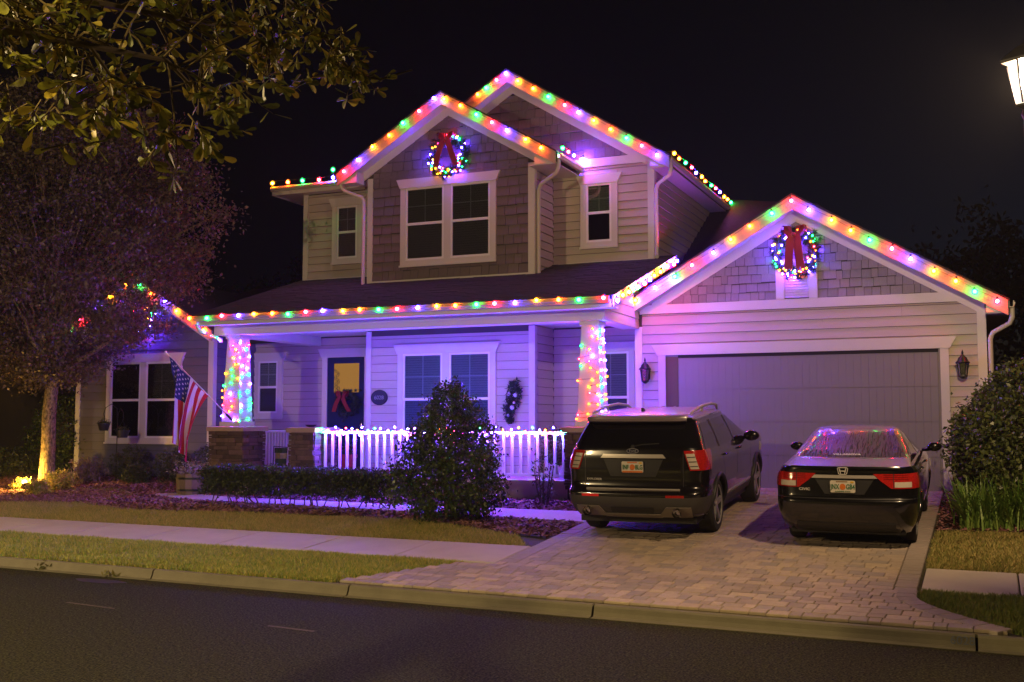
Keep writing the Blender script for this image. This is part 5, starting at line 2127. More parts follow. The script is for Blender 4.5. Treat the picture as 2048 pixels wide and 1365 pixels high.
def plate(t, loc, tilt, left, right, strip=False):
    p = thing('tmp', None, None)
    bpy.data.objects.remove(p)
    pl = MB()
    W, H = .152, .076
    poly = [(-W + .012, -H), (W - .012, -H), (W, -H + .012), (W, H - .012), (W - .012, H), (-W + .012, H), (-W, H - .012), (-W, -H + .012)]
    pl.prism(poly, 'y', -.004, .004)
    o = pl.build('number_plate', M_PLATE, t, local=True)
    o.location = loc
    o.rotation_euler = (tilt, 0, 0)
    for s, x in ((left, -.094), (right, .094)):
        text(o, s, .088, (x, -.006, -.004), M_GREENP, name='plate_letters', local=True, sx=.68, bold=.0015)
    MB().prism([(.036 * math.cos(a), -.002 + .040 * math.sin(a)) for a in np.linspace(0, 2 * math.pi, 15)[:-1]], 'y', -.007, -.004).build('orange_print', M_ORANGE, o, local=True)
    MB().box(.095, .135, -.0065, -.004, .046, .068).build('sticker', M_YELLOW, o, local=True)
    if strip:
        MB().box(-W + .01, W - .01, -.0068, -.004, -.074, -.052).build('orange_band', M_ORANGE, o, local=True)
        MB().box(-.07, .07, -.0062, -.004, .056, .070).build('orange_band', M_ORANGE, o, local=True)
    else:
        text(o, 'SUNSHINE STATE', .024, (0, -.006, -.062), M_GREENP, name='plate_letters', local=True)
        MB().box(-.08, .06, -.0062, -.004, .056, .068).build('orange_band', mat('plate_brown', (.22, .12, .05), .5), o, local=True)
    return o


def arch_trim(t, car, y, z, r, a0, a1, m, name='arch_trim', thick=.03):
    for sg in (-1, 1):
        path = []
        for a in np.linspace(a0, a1, 20):
            yy, zz = y + r * math.cos(a), z + r * math.sin(a)
            zz = max(zz, car.L[0, 0] + .01)
            p = car.pt(zz, car.uy(zz, yy, sg))
            path.append(p + Vector((sg * .004, 0, 0)))
        MB().tube(path, thick, 6).build(name, m, t, local=True, smooth=True)


PIT = math.atan(.0733)


def placed(X, Y, yaw=0.0):
    return (X, Y, gxy(X, Y) + .034), (PIT, 0, yaw)


# ---- SUV
loc_, rot_ = placed(-4.49, 15.44, math.radians(.6))
suv = thing('suv', 'black SUV with roof rails and red tail lights parked left of the sedan', 'suv', loc_, rot_)
S = Car([(.30, .84, -.80, 3.75, .25, .05), (.34, .90, -.97, 3.88, .26, .06), (.50, .965, -1.06, 3.95, .28, .07), (.63, .985, -1.07, 3.97, .28, .07),
         (.67, .988, -1.05, 3.97, .28, .07), (.72, .985, -.985, 3.95, .27, .06), (.80, .990, -.965, 3.94, .27, .06), (.95, .995, -.96, 3.92, .26, .06), (1.06, .985, -.95, 3.86, .25, .06),
         (1.12, .968, -.945, 3.55, .25, .06), (1.18, .945, -.935, 2.95, .25, .06), (1.26, .915, -.91, 2.60, .26, .06), (1.42, .862, -.82, 2.15, .26, .06),
         (1.57, .80, -.71, 1.75, .25, .05), (1.605, .785, -.70, 1.66, .24, .05), (1.625, .775, -.80, 1.58, .22, .05), (1.66, .745, -.80, 1.40, .22, .05), (1.70, .68, -.70, 1.10, .20, .04), (1.722, .50, -.45, .70, .18, .03), (1.73, .2, -.1, .3, .08, 0)])
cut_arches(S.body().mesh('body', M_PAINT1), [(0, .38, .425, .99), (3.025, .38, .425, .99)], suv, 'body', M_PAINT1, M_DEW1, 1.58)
zz = lambda a, b, n: np.linspace(a, b, n)


def P(car, t, name, m, zs, u0, u1, n=10, off=.004, depth=.012, parent=None, lab=None):
    mb = MB()
    car.patch(mb, zs, u0, u1, n, off, depth)
    o = mb.build(name, m, parent or t, local=True, smooth=True, sharp=40)
    if lab:
        o['label'] = lab
    return o


# tailgate seam, rear window, lamps
rw = P(S, suv, 'rear_window', M_CARGLASS, zz(1.255, 1.60, 8), lambda z: -S.ux(z, lin(z, 1.25, 1.6, .87, .72)), lambda z: S.ux(z, lin(z, 1.25, 1.6, .87, .72)), 22, .006)
MB().tube([(0, -.915, 1.275), (.12, -.90, 1.30), (.36, -.885, 1.315)], .010, 6).lathe([(.025, -.03), (.03, .0), (.02, .02)], 10, (0, -.915, 1.27), 'y').build('wiper', M_BLACKP, rw, local=True)
P(S, suv, 'roof_spoiler', M_DEW1, zz(1.615, 1.655, 4), lambda z: -S.ux(z, .70), lambda z: S.ux(z, .70), 16, .02, .02)
for sg in (1, -1):
    def A(f):
        return (lambda z: sg * f(z))
    lmp = P(S, suv, 'tail_light', M_RED, zz(.955, 1.215, 7), lambda z: sg * S.ux(z, lin(z, .95, 1.215, .79, .70)), lambda z: S.uy(z, lin(z, .95, 1.215, -.58, -.40), sg), 12, .014)
    ml_ = MB()
    S.patch(ml_, zz(.975, 1.175, 5), lambda z: sg * (abs(S.ux(z, lin(z, .95, 1.215, .79, .70))) + .015), lambda z: sg * (abs(S.ux(z, lin(z, .95, 1.215, .79, .70))) + .125), 5, .019, .004)
    ml_.build('reversing_lens', M_CLEAR, lmp, local=True, smooth=True, sharp=40)
    for k, z in enumerate((1.005, 1.065, 1.125)):
        d_ = MB()
        S.patch(d_, zz(z, z + .012, 2), lambda z: sg * (abs(S.ux(z, lin(z, .95, 1.215, .79, .70))) + .02), lambda z: sg * (abs(S.ux(z, lin(z, .95, 1.215, .79, .70))) + .12), 4, .023, .003)
        d_.build('lens_rib', M_GREY, lmp, local=True)
    # side glass: quarter, rear door, front door
    P(S, suv, 'side_window', M_CARGLASS, zz(1.20, 1.555, 7), lambda z: S.uy(z, lin(z, 1.2, 1.555, -.62, -.42), sg), lambda z: S.uy(z, lin(z, 1.2, 1.555, .16, .10), sg), 10, .005)
    P(S, suv, 'side_window', M_CARGLASS, zz(1.19, 1.565, 7), lambda z: S.uy(z, lin(z, 1.2, 1.555, .24, .20), sg), lambda z: S.uy(z, lin(z, 1.2, 1.555, 1.18, 1.10), sg), 10, .005)
    P(S, suv, 'side_window', M_CARGLASS, zz(1.18, 1.555, 7), lambda z: S.uy(z, lin(z, 1.2, 1.555, 1.27, 1.20), sg), lambda z: S.uy(z, lin(z, 1.18, 1.555, 2.22, 1.46), sg), 10, .005)
    P(S, suv, 'window_pillar', M_BLACKP, zz(1.19, 1.57, 5), lambda z: S.uy(z, lin(z, 1.2, 1.555, .165, .105), sg), lambda z: S.uy(z, lin(z, 1.2, 1.555, .235, .195), sg), 2, .007)
    P(S, suv, 'window_pillar', M_BLACKP, zz(1.19, 1.57, 5), lambda z: S.uy(z, lin(z, 1.2, 1.555, 1.185, 1.105), sg), lambda z: S.uy(z, lin(z, 1.2, 1.555, 1.265, 1.195), sg), 2, .007)
    # door seams, handles, mouldings
    for y0, y1 in ((.52, .20), (1.24, 1.24), (2.30, 2.35)):
        P(S, suv, 'door_seam', M_BLACKP, zz(.42, 1.16, 8), lambda z: S.uy(z, lin(z, .42, 1.16, y0, y1), sg), lambda z: S.uy(z, lin(z, .42, 1.16, y0, y1) + .010, sg), 1, .0015)
    for y in (.42, 1.42):
        hd = S.pt(1.06, S.uy(1.06, y, sg))
        MB().tube([hd + Vector((sg * .005, -.10, 0)), hd + Vector((sg * .035, -.07, .004)), hd + Vector((sg * .035, .07, .004)), hd + Vector((sg * .005, .10, 0))], .014, 6).build('door_handle', M_PAINT1, suv, local=True, smooth=True)
    P(S, suv, 'side_moulding', M_SILVER, zz(.47, .50, 3), lambda z: S.uy(z, .62, sg), lambda z: S.uy(z, 2.38, sg), 12, .012)
    P(S, suv, 'sill_cladding', M_GREY, zz(.29, .44, 4), lambda z: S.uy(z, .46, sg), lambda z: S.uy(z, 2.58, sg), 12, .008)
    # mirror
    mm = MB()
    mc = Vector((sg * 1.065, 2.02, 1.19))
    mm.ball((0, 0, 0), 1, 10)
    mm.v = [(mc.x + q[0] * .13, mc.y + q[1] * .075 + (.03 if q[1] > 0 else 0), mc.z + q[2] * .085) for q in mm.v]
    mm.tube([(sg * .90, 2.10, 1.16), (sg * .98, 2.06, 1.16), mc - Vector((0, 0, .03))], .03, 6)
    mm.build('mirror', M_PAINT1, suv, local=True, smooth=True)
    # roof rail on its feet
    rp_ = [(sg * .70, -.52, 1.665), (sg * .715, -.42, 1.715), (sg * .72, .1, 1.765), (sg * .72, .75, 1.77), (sg * .70, 1.2, 1.725), (sg * .68, 1.32, 1.66)]
    MB().tube(rp_, .022, 8).tube([(sg * .70, .2, 1.69), (sg * .72, .2, 1.765)], .02, 6).build('roof_rail', M_SILVER, suv, local=True, smooth=True, sharp=50)
    # exhaust
    MB().lathe([(.062, -.06), (.066, .0), (.060, .02), (.052, .02), (.048, -.05)], 20, (sg * .63, -1.055, .405), 'y', caps=False).lathe([(.001, -.0), (.05, .0)], 20, (sg * .63, -1.03, .405), 'y').build('exhaust_tip', M_CHROME, suv, local=True, smooth=True, sharp=40)
    P(S, suv, 'reflector', M_REDG if sg < 0 else M_RED, zz(.60, .632, 3), lambda z: sg * abs(S.ux(z, .47)), lambda z: sg * abs(S.ux(z, .72)), 6, .006, lab='red bumper reflector, caught light given as its own glow' if sg < 0 else 'dark red bumper reflector')
    P(S, suv, 'head_light', M_CLEAR, zz(.84, .99, 4), lambda z: S.uy(z, 3.3, sg), lambda z: S.ufront(z, sg * .5), 14, .01)
for k in range(7):
    x = (k - 3) * .155
    MB().prism([(-.012, 0), (.012, 0), (.006, .008), (-.006, .008)], 'y', 0, 1).build('roof_rib', M_DEW1, suv, local=True).matrix_basis = Matrix.Translation((x, -.50, 1.708 - .05 * abs(x) - .0)) @ Matrix.Rotation(math.radians(.7), 4, 'X') @ Matrix.Diagonal((1, 1.35, 1, 1))
P(S, suv, 'windscreen', M_CARGLASS, zz(1.21, 1.58, 7), lambda z: S.ufront(z, .62), lambda z: S.ufront(z, .62) + 2 * (S.ufront(z, .0) - S.ufront(z, .62)) * .999, 14, .005)
P(S, suv, 'bumper_cladding', M_GREY, zz(.32, .60, 7), lambda z: S.uy(z, -.45, -1), lambda z: S.uy(z, -.45, 1), 40, .008)
sk = MB()
S.patch(sk, zz(.345, .475, 5), lambda z: -S.ux(z, .80), lambda z: -S.ux(z, lin(z, .345, .475, .36, .47)), 10, .022, .004)
S.patch(sk, zz(.345, .475, 5), lambda z: S.ux(z, lin(z, .345, .475, .36, .47)), lambda z: S.ux(z, .80), 10, .022, .004)
S.patch(sk, zz(.335, .375, 3), lambda z: -S.ux(z, .40), lambda z: S.ux(z, .40), 12, .024, .004)
for nm in ('skid_plate',):
    sk.build(nm, mat('skid_grey', (.20, .17, .14), .45, metal=.3), suv, local=True, smooth=True, sharp=40)
P(S, suv, 'tow_recess', M_BLACKP, zz(.385, .47, 3), lambda z: -S.ux(z, .30), lambda z: S.ux(z, .30), 10, .012)
P(S, suv, 'bumper_step', M_SILVER, zz(.684, .700, 2), lambda z: -S.ux(z, .66), lambda z: S.ux(z, .66), 16, .020)
P(S, suv, 'tailgate_bar', M_SILVER, zz(1.118, 1.168, 4), lambda z: -S.ux(z, lin(z, 1.118, 1.168, .46, .42)), lambda z: S.ux(z, lin(z, 1.118, 1.168, .46, .42)), 16, .022)
P(S, suv, 'plate_recess', M_BLACKP, zz(.87, 1.105, 4), lambda z: -S.ux(z, lin(z, .87, 1.1, .32, .42)), lambda z: S.ux(z, lin(z, .87, 1.1, .32, .42)), 12, .003)
for sg in (-1, 1):
    P(S, suv, 'tailgate_seam', M_BLACKP, zz(.74, 1.2, 6), lambda z: sg * abs(S.ux(z, lin(z, .74, 1.2, .69, .69))), lambda z: sg * (abs(S.ux(z, .69)) + .010), 1, .002)
plate(suv, (0, S.pt(1.0, 0).y - .022, 1.0), 0, 'INF', 'BLG', True)
# oval badge and names
ob_ = MB()
ob_.prism([(.085 * math.cos(a), .034 * math.sin(a)) for a in np.linspace(0, 2 * math.pi, 25)[:-1]], 'y', -.010, .01)
o = ob_.build('badge', mat('badge_navy', (.010, .014, .05), .25, coat=1.0), suv, local=True)
o.location = (0, S.pt(1.215, 0).y - .006, 1.217)
mat('badge_script', (.25, .25, .27), .4)
MB().tube([(.083 * math.cos(a), -.011, .032 * math.sin(a)) for a in np.linspace(0, 2 * math.pi, 25)], .004, 5).build('badge_ring', MATS['badge_script'], o, local=True)
text(o, 'Ford', .052, (0, -.012, 0), mat('badge_script', (.25, .25, .27), .4), name='badge_letters', local=True)
q = S.pt(.83, S.ux(.83, -.56))
text(suv, 'EXPLORER', .040, (-.56, q.y - .008, .825), M_BADGE, rz=-3, name='name_letters', local=True, sx=1.15)
MB().prism([(0, 0), (.13, 0), (.13, .02), (.05, .065), (.0, .07)], 'x', -.014, .014).build('antenna_fin', M_BLACKP, suv, local=True).matrix_basis = Matrix.Translation((0, -.42, 1.705)) @ Matrix.Scale(1, 4)
arch_trim(suv, S, 0, .38, .435, -.15, math.pi + .15, M_BLACKP)
arch_trim(suv, S, 3.025, .38, .435, -.15, math.pi + .15, M_BLACKP)
for y in (0, 3.025):
    for sg in (-1, 1):
        wheel(suv, sg * .955, y, .385, .255, 1, 5, sg, M_RIM)
MB().box(-.82, .82, -.8, 3.6, .22, .30).build('underbody', M_BLACKP, suv, local=True)

# ---- sedan
loc_, rot_ = placed(-1.69, 15.22)
sed = thing('sedan', 'black sedan with dewy rear window and red tail lights parked right of the SUV', 'sedan', loc_, rot_)
D = Car([(.20, .76, -.66, 3.40, .22, .06), (.30, .81, -.80, 3.52, .24, .08), (.42, .850, -.865, 3.58, .26, .09), (.56, .868, -.885, 3.60, .28, .09),
         (.62, .870, -.880, 3.60, .28, .09), (.655, .872, -.845, 3.58, .28, .09), (.74, .876, -.830, 3.50, .28, .09), (.86, .872, -.815, 3.30, .28, .09),
         (.94, .855, -.80, 2.90, .28, .09), (1.00, .825, -.795, 2.45, .27, .08), (1.030, .800, -.785, 2.20, .26, .07), (1.042, .780, -.74, 2.16, .24, .06), (1.092, .745, -.28, 2.10, .24, .05), (1.105, .735, -.20, 2.06, .24, .08),
         (1.22, .670, .12, 1.80, .24, .08), (1.33, .605, .42, 1.52, .22, .07), (1.385, .560, .60, 1.32, .22, .06), (1.42, .49, .78, 1.14, .16, .04), (1.433, .30, .90, 1.05, .1, .02)])
# long roof: the crown runs from the rear window to the windscreen
D.L[:, 3] = np.where(D.L[:, 0] > 1.36, D.L[:, 3] + .0, D.L[:, 3])
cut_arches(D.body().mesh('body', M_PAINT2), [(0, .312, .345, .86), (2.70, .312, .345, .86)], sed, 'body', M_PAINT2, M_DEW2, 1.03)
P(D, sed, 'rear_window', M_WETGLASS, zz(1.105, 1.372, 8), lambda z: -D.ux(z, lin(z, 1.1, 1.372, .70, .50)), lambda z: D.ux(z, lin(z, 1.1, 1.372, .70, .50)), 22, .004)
P(D, sed, 'windscreen', M_CARGLASS, zz(1.07, 1.37, 6), lambda z: D.ufront(z, .5), lambda z: D.ufront(z, .5) + 2 * (D.ufront(z, 0) - D.ufront(z, .5)) * .999, 12, .004)
for sg in (1, -1):
    lmp = P(D, sed, 'tail_light', M_RED, zz(.775, .955, 7), lambda z: sg * abs(D.ux(z, lin(z, .775, .955, .535, .345) if z > .86 else lin(z, .775, .86, .56, .45))), lambda z: D.uy(z, lin(z, .775, .955, -.46, -.50), sg), 16, .010)
    ml_ = MB()
    D.patch(ml_, zz(.79, .855, 4), lambda z: sg * abs(D.ux(z, .60)), lambda z: sg * (abs(D.ux(z, .60)) + .21), 8, .014, .004)
    ml_.build('reversing_lens', M_CLEAR, lmp, local=True, smooth=True, sharp=40)
    for zf in (.885, .91, .935):
        rb_ = MB()
        D.patch(rb_, zz(zf, zf + .006, 2), lambda z: sg * abs(D.ux(z, .47)), lambda z: sg * (abs(D.ux(z, .47)) + .30), 10, .0125, .003)
        rb_.build('lens_rib', mat('dark_red_lens', (.16, .006, .006), .2, coat=1.0), lmp, local=True)
    d_ = MB()
    D.patch(d_, zz(.775, .955, 5), lambda z: sg * abs(D.ux(z, .585)), lambda z: sg * (abs(D.ux(z, .585)) + .008), 1, .0125, .003)
    d_.build('lamp_seam', M_BLACKP, lmp, local=True)
    P(D, sed, 'side_window', M_CARGLASS, zz(1.05, 1.345, 6), lambda z: D.uy(z, lin(z, 1.05, 1.345, .20, .62), sg), lambda z: D.uy(z, lin(z, 1.05, 1.345, .98, .94), sg), 8, .004)
    P(D, sed, 'side_window', M_CARGLASS, zz(1.04, 1.345, 6), lambda z: D.uy(z, lin(z, 1.05, 1.345, 1.04, 1.0), sg), lambda z: D.uy(z, lin(z, 1.05, 1.345, 1.86, 1.24), sg), 8, .004)
    for y0, y1 in ((.30, .12), (1.01, 1.01), (1.95, 2.0)):
        P(D, sed, 'door_seam', M_BLACKP, zz(.36, 1.03, 7), lambda z: D.uy(z, lin(z, .36, 1.03, y0, y1), sg), lambda z: D.uy(z, lin(z, .36, 1.03, y0, y1) + .008, sg), 1, .0015)
    for y in (.28, 1.14):
        hd = D.pt(.93, D.uy(.93, y, sg))
        MB().tube([hd + Vector((sg * .002, -.09, 0)), hd + Vector((sg * .03, -.06, 0)), hd + Vector((sg * .03, .06, 0)), hd + Vector((sg * .002, .09, 0))], .011, 6).build('door_handle', M_PAINT2, sed, local=True, smooth=True)
    mm = MB()
    mm.ball((0, 0, 0), 1, 10)
    mc = Vector((sg * .965, 1.72, 1.07))
    mm.v = [(mc.x + q_[0] * .100, mc.y + q_[1] * .065, mc.z + q_[2] * .066) for q_ in mm.v]
    mm.tube([(sg * .80, 1.80, 1.02), (sg * .89, 1.76, 1.03), mc - Vector((0, 0, .03))], .026, 6)
    mm.build('mirror', M_PAINT2, sed, local=True, smooth=True)
    P(D, sed, 'head_light', M_CLEAR, zz(.66, .78, 4), lambda z: D.uy(z, 2.95, sg), lambda z: D.ufront(z, sg * .42), 12, .008)
cb_ = MB()
D.patch(cb_, zz(.895, .935, 4), lambda z: -D.ux(z, lin(z, .895, .935, .40, .36)), lambda z: D.ux(z, lin(z, .895, .935, .40, .36)), 16, .020)
cb_.build('trunk_bar', M_SILVER, sed, local=True, smooth=True, sharp=40)
P(D, sed, 'plate_recess', M_BLACKP, zz(.70, .89, 4), lambda z: -D.ux(z, lin(z, .70, .89, .24, .36)), lambda z: D.ux(z, lin(z, .70, .89, .24, .36)), 10, .002)
P(D, sed, 'bumper_seam', M_BLACKP, zz(.640, .650, 2), lambda z: D.uy(z, -.4, -1), lambda z: D.uy(z, -.4, 1), 40, .002)
P(D, sed, 'lower_valance', M_BLACKP, zz(.23, .34, 4), lambda z: -D.ux(z, .60), lambda z: D.ux(z, .60), 14, .006)
P(D, sed, 'deck_lip', M_PAINT2, zz(1.012, 1.032, 3), lambda z: -D.ux(z, .66), lambda z: D.ux(z, .66), 16, .014)
plate(sed, (-.015, D.pt(.797, 0).y - .022, .797), 0, 'JNX', 'GB4')
# badge: rounded ring with a letter shape built of bars
bd = MB()
w0, w1, hh_ = .050, .062, .042
ring = [(-w1 + .012, hh_), (w1 - .012, hh_), (w1, hh_ - .012), (w0, -hh_ + .010), (w0 - .012, -hh_), (-w0 + .012, -hh_), (-w0, -hh_ + .010), (-w1, hh_ - .012), (-w1 + .012, hh_)]
bd.tube([(x_, 0, z_) for x_, z_ in ring], .0055, 5)
for sg in (-1, 1):
    bd.prism([(sg * .034, .034), (sg * .046, .034), (sg * .030, -.033), (sg * .020, -.033)] if sg > 0 else [(-.046, .034), (-.034, .034), (-.020, -.033), (-.030, -.033)], 'y', -.006, .004)
bd.prism([(-.028, .006), (.028, .006), (.026, -.006), (-.026, -.006)], 'y', -.0055, .0035)
o = bd.build('badge', M_BADGE, sed, local=True)
o.location = (-.015, D.pt(.985, 0).y - .010, .988)
q = D.pt(.755, D.ux(.755, -.49))
text(sed, 'CIVIC', .044, (-.49, q.y - .008, .752), M_BADGE, rz=-7, name='name_letters', local=True, sx=1.3, bold=.001)
# sticker along the foot of the rear window, lying on the glass
q0, q1 = D.pt(1.118, 0), D.pt(1.16, 0)
ang = math.degrees(math.atan2(q1.z - q0.z, q1.y - q0.y))
text(sed, 'VILLANOVA', .062, (-.03, q0.y + .015 - .008, 1.126 + .010), M_WHITE, rx=ang, name='window_letters', local=True, sx=1.05, ext=.0008, bold=.001)
for y in (0, 2.70):
    for sg in (-1, 1):
        wheel(sed, sg * .80, y, .318, .205, 1, 7, sg, M_RIM)
arch_trim(sed, D, 0, .312, .350, -.1, math.pi + .1, M_PAINT2, 'arch_lip', .012)
arch_trim(sed, D, 2.70, .312, .350, -.1, math.pi + .1, M_PAINT2, 'arch_lip', .012)
MB().box(-.70, .70, -.6, 3.3, .17, .24).build('underbody', M_BLACKP, sed, local=True)
# ------------------------------------------------------------------ trees and plants
def surf_pts(n, rs, f):
    return f(rs.rand(n), rs.rand(n), rs)


def limb(mb, p, d, L_, r, depth, rnd, tips, up=.25, n=6):
    """recursive branch with curved segments; collects twig ends"""
    path = [Vector(p)]
    rad = [r]
    d = Vector(d).normalized()
    for i in range(4):
        d = (d + Vector((rnd.gauss(0, .16), rnd.gauss(0, .16), rnd.gauss(0, .12) + up * .10))).normalized()
        path.append(path[-1] + d * (L_ / 4))
        rad.append(r * (1 - .16 * (i + 1)))
    mb.tube(path, rad, n if depth > 1 else 5, caps=False)
    tips.append((path[-1], d, depth))
    if depth > 0:
        for k in range(rnd.choice((2, 3, 3))):
            i = rnd.choice((2, 3, 4, 4))
            a = Vector((rnd.gauss(0, 1), rnd.gauss(0, 1), rnd.gauss(0, .6) + up)).normalized()
            limb(mb, path[i], (d * .75 + a * .8), L_ * rnd.uniform(.55, .8), rad[i] * .62, depth - 1, rnd, tips, up, n)


# the lit tree left of the wing
tx, ty = -19.0, 18.0
tz = gxy(tx, ty)
tree = thing('shade_tree', 'small leaved tree lit by a yellow uplight before the wing', 'tree', (tx, ty, tz))
tb = MB()
rnd = random.Random(8)
trunk = [(0, 0, -.1), (.0, 0, .25), (.03, .0, .9), (.02, 0, 1.6), (.08, 0, 2.25)]
tb.tube(trunk, [.23, .17, .155, .15, .14], 12, caps=False)
tips = []
for d, L_ in (((.5, -.1, .9), 1.2), ((-.6, .1, .85), 1.3), ((-.05, .4, 1), 1.4), ((.2, -.5, 1.0), 1.2), ((.0, .1, 1.0), 1.7), ((-.75, -.2, .5), 1.3), ((.85, .1, .55), 1.2)):
    limb(tb, (.06, 0, 2.15 + rnd.uniform(-.1, .25)), d, L_ * 1.3, .085, 3, rnd, tips, .5)
tb.build('trunk', M_BARK, tree, local=True, smooth=True, recalc=False)
# crown outline seen in the photo, as a stack of (height, half width left, half width right, half depth)
CR = [(2.4, .8, .4, .5), (2.9, 2.4, 1.1, 1.4), (3.3, 3.0, 2.1, 2.0), (3.8, 3.5, 3.0, 2.5), (4.6, 3.8, 3.7, 2.8), (5.4, 3.8, 4.1, 2.8), (6.1, 3.6, 4.2, 2.6), (6.9, 3.2, 3.8, 2.4), (7.7, 2.7, 3.0, 2.0), (8.4, 1.8, 1.9, 1.4), (8.9, .6, .8, .5)]
CRa = np.array(CR)
rs = np.random.RandomState(21)
cl = []
while len(cl) < 900:
    z = rs.uniform(2.4, 8.9)
    wl_, wr_, dp = [np.interp(z, CRa[:, 0], CRa[:, k]) for k in (1, 2, 3)]
    x = rs.uniform(-wl_, wr_)
    y = rs.uniform(-dp, dp)
    e = (x / (wl_ if x < 0 else wr_)) ** 2 + (y / dp) ** 2
    if e > 1 or (e < .25 and rs.rand() < .7) or math.sin(x * 2.1 + 1.3 * math.sin(z * 1.7)) * math.sin(z * 2.4 + y) > .45:
        continue
    cl.append((x, y, z))
cl = np.array(cl)
for (x, y, z), s_ in (((4.9, -.2, 5.7), .12), ((4.7, .1, 5.75), .15), ((4.3, 0, 5.0), .15), ((4.3, -.3, 6.6), .16), ((3.9, 0, 7.0), .14)):
    cl = np.vstack([cl, [(x - .15, y, z), (x - .5, y, z - .05)]])
nper = 130
cc = np.repeat(cl, nper, 0)
sig = rs.uniform(.10, .26, len(cl))
cc = cc + rs.normal(size=cc.shape) * np.repeat(sig, nper)[:, None] * np.array([1.25, 1.25, .8])
link('crown', fast_mesh('crown', leaf_quads(cc, .085, .046, seed=3), 4, M_LEAFS), tree, True)
tw = MB()
for i in range(0, len(cl), 2):
    a = Vector(cl[i])
    b_ = Vector((a.x * .55, a.y * .55, 2.6 + (a.z - 2.6) * .75))
    tw.tube([b_, (a + b_) / 2 + Vector((0, 0, .08)), a], [.012, .009, .004], 4, caps=False)
tw.build('twigs', M_BARK, tree, local=True, recalc=False)['kind'] = 'stuff'


def shrub(name, label, cat, loc, prof, nleaf, ll, lw, m, seed, shell=.55, group=None, stems=5, bias=.0, squash=1.0, lump=.17):
    """leafy shrub: prof = (height, radius) outline; leaves gather in clumps near the outline, gaps between"""
    t = thing(name, label, cat, loc, group=group)
    rs = np.random.RandomState(seed)
    A = np.array(prof)
    ncl = max(30, nleaf // 22)
    z = rs.uniform(A[0, 0], A[-1, 0], ncl * 3)
    R_ = np.interp(z, A[:, 0], A[:, 1])
    keep = rs.rand(len(z)) < R_ / A[:, 1].max() * .95 + .05
    z, R_ = z[keep][:ncl], R_[keep][:ncl]
    a = rs.rand(len(z)) * 6.283
    rr = R_ * (shell + (1 - shell) * rs.rand(len(z)) ** .5) * (1 + lump * np.sin(3 * a + z * 4) + rs.normal(size=len(z)) * lump * .5)
    c = np.stack([rr * np.cos(a), rr * np.sin(a) * squash, z], 1)
    k = nleaf // len(c)
    cc = np.repeat(c, k, 0) + rs.normal(size=(len(c) * k, 3)) * np.array([.07, .07, .06]) * (A[:, 1].max() / .9) ** .5
    link('foliage', fast_mesh('foliage', leaf_quads(cc, ll, lw, seed=seed + 1), 4, m), t, True)
    st = MB()
    for i in range(stems):
        an = 6.283 * i / stems
        p1 = Vector((math.cos(an), math.sin(an), 0))
        hz = A[-1, 0]
        st.tube([p1 * .05, p1 * .12 + Vector((0, 0, hz * .35)), p1 * .18 + Vector((0, 0, hz * .8))], [.022, .015, .006], 5, caps=False)
    for i in range(0, len(c), 3):
        q = Vector(c[i])
        st.tube([Vector((q.x * .15, q.y * .15, max(.05, q.z * .8))), q], [.006, .003], 3, caps=False)
    st.build('stem', M_TWIG, t, local=True, recalc=False)
    return t


def at_ground(X, Y, dz=0.0):
    return (X, Y, gxy(X, Y) + dz)


shrub('holly_tree', 'cone shaped dark holly in front of the porch railing', 'shrub', at_ground(-7.95, 15.75),
      [(.06, .45), (.25, .78), (.6, .90), (1.0, .82), (1.4, .62), (1.75, .40), (2.05, .20), (2.22, .05)], 18000, .062, .034, M_HOLLY, 31, .42, stems=7)
shrub('rounded_shrub', 'big rounded shrub beside the right corner of the garage', 'shrub', at_ground(.62, 17.6),
      [(.05, .9), (.4, 1.04), (.9, 1.12), (1.4, 1.0), (1.8, .78), (2.1, .48), (2.26, .15)], 30000, .075, .042, M_SHRUB, 37, .6, stems=7, lump=.07)
shrub('columnar_shrub', 'tall dark shrub behind the trunk of the lit tree', 'shrub', at_ground(-20.9, 20.6),
      [(.05, .6), (.5, .95), (1.0, 1.0), (1.5, .85), (1.9, .5), (2.1, .15)], 9000, .085, .04, M_HOLLY, 41, .6)
shrub('low_hedge', 'low dark hedge at the left picture edge behind the tree', 'hedge', at_ground(-22.2, 19.6),
      [(.05, .9), (.35, 1.1), (.55, 1.0), (.68, .6)], 7000, .07, .03, M_HEDGE, 43, .6)
for (X, Y, h, r_, lb, sd_) in ((-18.0, 19.55, .80, .38, 'rounded bush under the wing window by the garden hook', 51), (-16.75, 19.5, .72, .40, 'rounded bush under the right pane of the wing window', 52),
                              (-17.35, 19.0, .42, .28, 'small bush low between the two under the wing window', 53), (-15.35, 19.2, .95, .36, 'bluish bush between the flag and the stone column', 54),
                              (-16.2, 19.25, .35, .3, 'small low bush behind the barrel planter', 56)):
    shrub('foundation_bush', lb, 'bush', at_ground(X, Y), [(.03, r_ * .7), (h * .4, r_), (h * .75, r_ * .85), (h, r_ * .2)], 2600, .055, .028, M_HEDGE, sd_, .6, group='bushes along the wing wall')
for (X, Y, lb, sd_) in ((-19.3, 19.3, 'purplish strappy tuft at the wing corner', 61), (-18.75, 19.1, 'purplish strappy tuft before the wing window frame', 62)):
    shrub('flower_tuft', lb, 'plant', at_ground(X, Y), [(.02, .2), (.25, .34), (.42, .3), (.5, .1)], 700, .13, .018, mat('mauve_leaf', (.16, .10, .13), .6, island=True, col2=(.26, .18, .2)), sd_, .3, group='mauve tufts by the wing')
shrub('sapling', 'thin sapling in the mulch in front of the porch slab', 'sapling', at_ground(-7.05, 17.55), [(.12, .10), (.4, .22), (.7, .2), (.85, .06)], 260, .07, .03, M_HOLLY, 66, .3)
